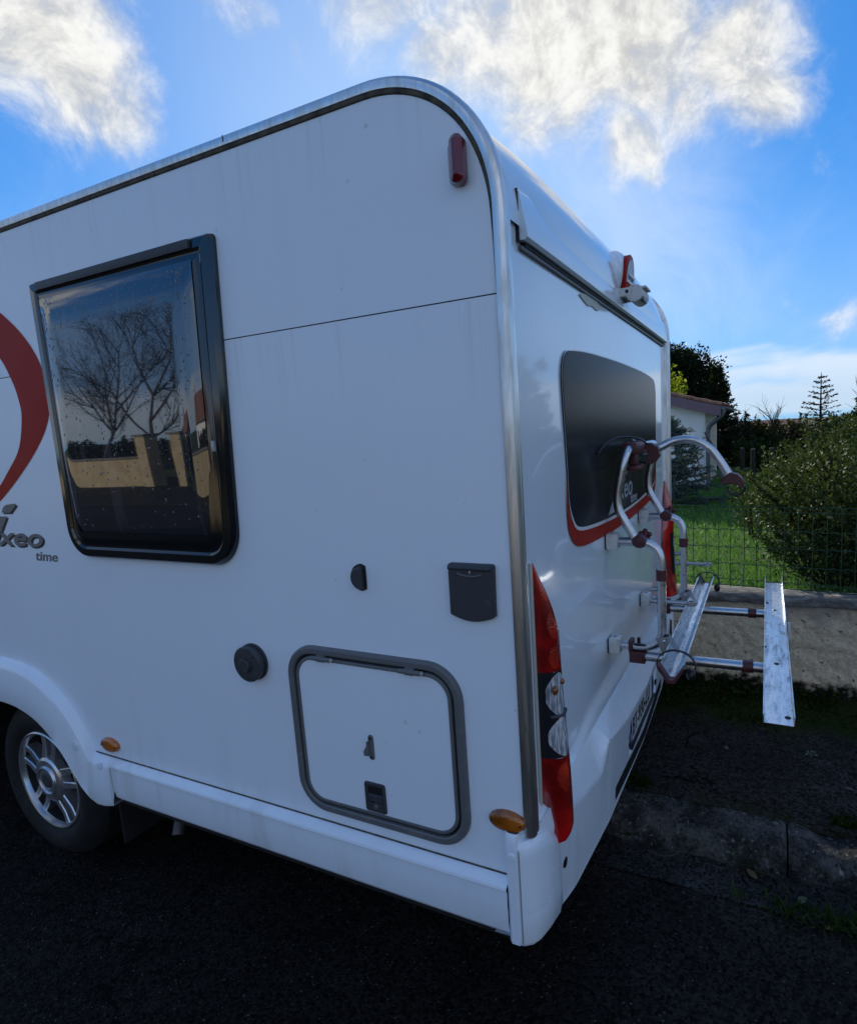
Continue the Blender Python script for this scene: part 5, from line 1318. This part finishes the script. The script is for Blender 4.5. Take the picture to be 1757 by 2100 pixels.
bare_tree('bare_sapling', (15.5, -3.1, gz(15.5)), 'bare twiggy sapling at the right picture edge behind the shrubs', 3.0, 3, 3, .35)
bare_tree('twiggy_bush', (22, -.7, gz(22)), 'leafless twiggy bush poking above the far hedge', 2.6, 5, 3, .5)
bare_tree('twiggy_bush', (22, .5, gz(22)), 'leafless twiggy bush beside the conifer above the far hedge', 2.5, 6, 3, .5)

for i, (x, y) in enumerate(((15.2, .05), (14.2, -.22), (14.4, -.62))):
    lb = ('left-hand thin fence stake on the far lawn beside the shed', 'middle wooden stake standing on the lawn right of the shed', 'right-hand stake on the lawn half hidden by shrub sprigs')[i]
    tag(obj('wooden_stake', MB().box((x-.05, y-.05, gz(x)-.1), (x+.05, y+.05, gz(x)+.75), .012), 'post_wood'), lb, 'stake', 'stakes on the lawn')

def far_house(base, label, wx, wy, wh, rh, wall='house_wall', name='far_house'):
    H = thing(name, base, label, 'house'); x, y, z = base
    obj('wall', MB().box((x-wx/2, y-wy/2, z-.2), (x+wx/2, y+wy/2, z+wh)), wall, H, sm=False)
    o = [(x-wx/2-.3, z+wh-.05), (x+wx/2+.3, z+wh-.05), (x, z+wh+rh)]
    rf = obj('roof', MB().plate(o, lambda a, b, h: (a, y-wy/2-.3+h, b), 0, wy+.6), 'tile_clay', H, sm=False)
    obj('chimney', MB().box((x+.2, y+wy*.2, z+wh+rh*.4), (x+.8, y+wy*.2+.5, z+wh+rh+.5)), 'tile_clay', rf, sm=False)
    for k in (-1, 1):
        for s_ in (-1, 1):
            xx = x+s_*(wx/2+.012)
            obj('window', MB().box((xx-.01, y+k*wy*.25-.5, z+.9), (xx+.01, y+k*wy*.25+.5, z+2.0)), 'mirror_glass', H, sm=False)
far_house((60, 0.6, -2.5), 'distant low house whose tiled ridge just shows above the far hedge', 8, 7, 2.4, 1.6)

# ------------------------------------------------------------------ across the road (seen mirrored in the glass)
def opposite():
    w = thing('street_wall', (-9.2, 8, 0), 'low yellowish stone wall across the road, mirrored in the side window', 'wall')
    obj('wall_face', MB().box((-9.35, -30, .0), (-9.15, 8.0, 1.0)).box((-9.35, 14.6, .0), (-9.15, 45, 1.0)), 'stone_yellow', w, sm=False)
    obj('coping', MB().box((-9.40, -30, 1.0), (-9.10, 8.0, 1.07)).box((-9.40, 14.6, 1.0), (-9.10, 45, 1.07)), 'coping_concrete', w, sm=False)
    for y, lb in ((13.0, 'square yellow stone gate pillar across the road, nearer one'), (14.4, 'square yellow stone gate pillar across the road, farther one')):
        p = thing('gate_pillar', (-9.25, y, 0), lb, 'pillar', 'gate pillars across the road')
        obj('shaft', MB().box((-9.45, y-.2, 0), (-9.05, y+.2, 1.95), .01), 'stone_yellow', p, sm=False)
        obj('cap', MB().box((-9.5, y-.26, 1.95), (-9.0, y+.26, 2.06), .01), 'coping_concrete', p, sm=False)
    bare_tree('bare_tree', (-11.5, 17.6, 0), 'bare branching tree across the road, mirrored in the side window', 9.0, 12, 5, .55, 'bark_light', .11)
    bare_tree('bare_tree', (-12.3, 21.5, 0), 'second slimmer bare tree across the road, left of the first in the window reflection', 8.0, 19, 5, .5, 'bark_light', .09)
    far_house((-30, 30, -.5), 'house across the road with a red tiled roof', 8, 9, 2.7, 1.8)
    far_house((-32, 6, -.5), 'house across the road nearer the road bend', 8, 8, 2.7, 1.6)
    for i, (x, y, h) in enumerate(((-14, 18, 2.3), (-14, 22.5, 2.1), (-14, 27, 2.6), (-13.5, 32, 2.5), (-13, 13.5, 2.3), (-14, 2.5, 1.8), (-14, -3, 1.7))):
        shrub('street_hedge', (x, y, 0), 'dark hedge bush %s across the road, behind the stone wall' % ('number %d counted away from the houses' % (i+1) if False else ('far end', 'second from the far end', 'third from the far end', 'tallest', 'beside the gate', 'opposite the motorhome', 'nearest the bend')[i]), 'hedge', 40, h, (1.5, 2.4), 70, .16, 'leaf_hedge', 80+i, 'hedge across the road', filler=2500)
    # trees down the road behind the photographer, mirrored in the rear wall
    for i, (x, y, h, mt) in enumerate(((12, -22, 5.0, 'leaf_autumn'), (24, -26, 4.4, 'leaf_autumn'), (36, -28, 4.0, 'leaf_hedge'), (46, -19, 8.5, 'leaf_autumn'), (62, -24, 6.0, 'leaf_hedge'))):
        blob_tree('street_tree', (x, y, 0), ('tall rust-leaved tree down the road', 'second rust-leaved tree down the road', 'round green-brown tree down the road', 'tallest pale-leaved tree down the road', 'farthest green tree down the road')[i]+' behind the garden', 'tree', h*.5, [(0, 0, h*.72, h*.26, h*.26, h*.28), (h*.16, h*.1, h*.55, h*.2, h*.2, h*.18), (-h*.16, -h*.1, h*.58, h*.2, h*.2, h*.18)], 4500, .22, mt, 90+i, .16, group='trees down the road')
opposite()

# ------------------------------------------------------------------ small things on the ground
def litter():
    r = np.random.default_rng(15)
    # moss cushions along the wall foot and on the pavement
    n = 16000; y = r.uniform(-3.2, .5, n); x = 2.355 - np.abs(r.normal(0, .20, n))
    m = np.array([fbm(a*3, b*3, 4.4, 3) for a, b in zip(x, y)]); keep = (m > -.12 + .55*np.clip((2.1-x)/.5, 0, 1)) & (x > 1.3)
    x, y = x[keep], y[keep]; z = .118 + .03*np.clip((x-2.15)/.25, 0, 1) + np.clip((x-2.30)/.06, 0, 1)*r.random(len(x))**2*.10
    g = leaf_mesh('moss', np.stack([x, y, z], 1), rdir(r, len(x), 1.1), .020*r.uniform(.5, 1.3, len(x)), .35, 'moss', None, .15, 16); g['kind'] = 'stuff'; g['label'] = 'green moss along the foot of the garden wall'; g['category'] = 'moss'
    n = 5000; y = r.uniform(-2.4, .2, n); x = 1.235+np.abs(r.normal(0, .035, n)); m = np.array([fbm(2, b*2.4, 8.4, 3) for b in y]); k = m > .02
    g = leaf_mesh('kerb_moss', np.stack([x, y, np.full(n, .125)], 1)[k], rdir(r, n, 1.1)[k], .018*r.uniform(.5, 1.4, k.sum()), .3, 'moss', None, .15, 17); g['kind'] = 'stuff'; g['label'] = 'moss line growing along the back of the kerb'; g['category'] = 'moss'
    # grass between gutter and road
    n = 3600; y = r.uniform(-2.2, -.40, n); m = np.array([fbm(5, b*4, 1.4, 3) for b in y]); k = (m > -.20) ; dens = np.clip((-.40-y)/.4, .12, 1); k &= r.random(n) < dens
    x = .862+r.normal(0, .026, n)
    g = leaf_mesh('gutter_grass', np.stack([x, y, np.full(n, .0)], 1)[k], rdir(r, n, 1.15)[k], .042*r.uniform(.4, 1.6, k.sum()), .075, 'grass_gutter', None, .12, 18); g['kind'] = 'stuff'; g['label'] = 'ragged grass growing between gutter and road'; g['category'] = 'grass'
    # loose grit
    mb = MB(); rr = random.Random(2)
    for k in range(2000):
        x, y = rr.uniform(-1.3, 2.2), rr.uniform(-1.6, 2.2)
        if rr.random() < .35: x = rr.gauss(.93, .10); y = rr.uniform(-1.6, .3)
        z = .002 if x < .84 else .0 if x < 1.03 else .128 if x > 1.22 else .133
        s_ = rr.choice((.002, .0028, .0035, .0048)) if rr.random() < .94 else .006
        a, b = rr.uniform(0, 6.3), rr.uniform(.6, 1.2)
        mb.add([(x+s_*math.cos(a), y+s_*math.sin(a), z), (x+s_*b*math.cos(a+2), y+s_*b*math.sin(a+2), z), (x+s_*math.cos(a+4), y+s_*math.sin(a+4), z), (x, y, z+s_*.9)], [(0, 1, 3), (1, 2, 3), (2, 0, 3)])
    g = obj('grit', mb, 'gravel_stone', None, sm=False); g['kind'] = 'stuff'; g['label'] = 'loose pale grit scattered over the road and pavement'; g['category'] = 'gravel'
    # fallen leaves
    def leaf(p, rot, s_, mt, lb, curl=.3):
        o = [(0, 0, 0), (.25, .22, .06), (.55, .28, .10), (.85, .15, .05), (1, 0, .12), (.85, -.15, .05), (.55, -.28, .10), (.25, -.22, .06), (.5, 0, .02)]
        M = Matrix.Translation(p) @ Matrix.Rotation(rot, 4, 'Z')
        mb = MB().add([tuple(M @ Vector((a*s_, b*s_, c*s_*curl*3))) for a, b, c in o], [(0, 1, 8), (1, 2, 8), (2, 3, 8), (3, 4, 8), (4, 5, 8), (5, 6, 8), (6, 7, 8), (7, 0, 8)])
        tag(obj('fallen_leaf', mb, mt), lb, 'leaf', 'fallen leaves')
    leaf((.985, -.50, .004), .7, .052, 'dead_leaf', 'yellowish fallen leaf in the gutter below the weeds')
    leaf((.955, -.66, .006), 2.6, .050, 'pale_leaf', 'pale green fallen leaf in the gutter below the kerb')
    leaf((1.66, -.36, .130), .3, .034, 'pale_leaf', 'small pale leaf lying on the pavement nearest the bumper')
    leaf((1.50, -.86, .132), 1.3, .030, 'pale_leaf', 'small grey leaf on the pavement near the right picture edge')
    leaf((.84, -.74, .005), 2.0, .036, 'dead_leaf', 'brown curled leaf caught in the gutter grass', .8)
    leaf((1.02, -.93, .03), .3, .060, 'dead_leaf', 'brown leaf against the kerb at the right picture edge', .6)
    leaf((1.14, -.57, .136), .9, .026, 'pale_leaf', 'tiny whitish leaf on top of the kerb')
    mb = MB().tube(smooth([(.985, -.10, .010), (.97, -.16, .014), (.985, -.205, .020), (1.01, -.215, .022), (1.03, -.205, .02)], 6), .0022, 6)
    tag(obj('dry_stalk', mb, 'bark_light'), 'thin curled dry stalk lying in the gutter near the bumper', 'stalk')
    # broad-leaved weeds
    def weed(p, n, s_, lb, mt='weed_leaf', sd=0, up=.5):
        q = np.random.default_rng(sd); t_ = thing('weed', p, lb, 'weed', 'weeds along kerb and wall')
        for k in range(n):
            az = 2*PI*k/n+q.uniform(-.4, .4); d = Vector((math.cos(az), math.sin(az), up*q.uniform(.4, 1.3))).normalized(); L = s_*q.uniform(.6, 1.1)
            b = Vector(p); side = d.cross(Vector((0, 0, 1))).normalized(); nn = side.cross(d)
            P = [b, b+d*L*.45, b+d*L*.6+side*L*.20+nn*.04*L, b+d*L*.85+side*L*.16-nn*.02*L, b+d*L-nn*.08*L, b+d*L*.85-side*L*.16-nn*.02*L, b+d*L*.6-side*L*.20+nn*.04*L, b+d*L*.75]
            obj('leaf', MB().add([tuple(v) for v in P], [(1, 2, 7), (2, 3, 7), (3, 4, 7), (4, 5, 7), (5, 6, 7), (6, 1, 7)]).tube([tuple(P[0]), tuple(P[1])], .0012, 4, False), mt, t_)
    weed((2.30, -.42, .14), 6, .11, 'broad-leaved weed at the foot of the garden wall between the two rails', sd=1)
    weed((1.026, -.46, .02), 7, .060, 'leafy weed growing from the joint between kerb and gutter', sd=2, up=.7)
    weed((1.022, -.53, .01), 6, .050, 'second smaller weed beside it at the kerb foot', sd=3, up=.8)
    weed((1.03, -.42, .06), 6, .040, 'grey-green weed tuft on the kerb face', 'pale_leaf', sd=4, up=.6)
    weed((1.03, .02, .02), 9, .07, 'weed tuft at the kerb foot under the bumper', sd=5, up=1.0)
    weed((1.05, -1.0, .01), 8, .07, 'weed at the kerb foot near the right picture edge', sd=6, up=.8)
    weed((1.62, -.95, .13), 9, .05, 'green weed clump on the pavement near the right picture edge', sd=7, up=.6)
    weed((1.75, -.72, .13), 10, .035, 'pale silvery weed rosette on the pavement', 'pale_leaf', sd=8, up=.3)
litter()
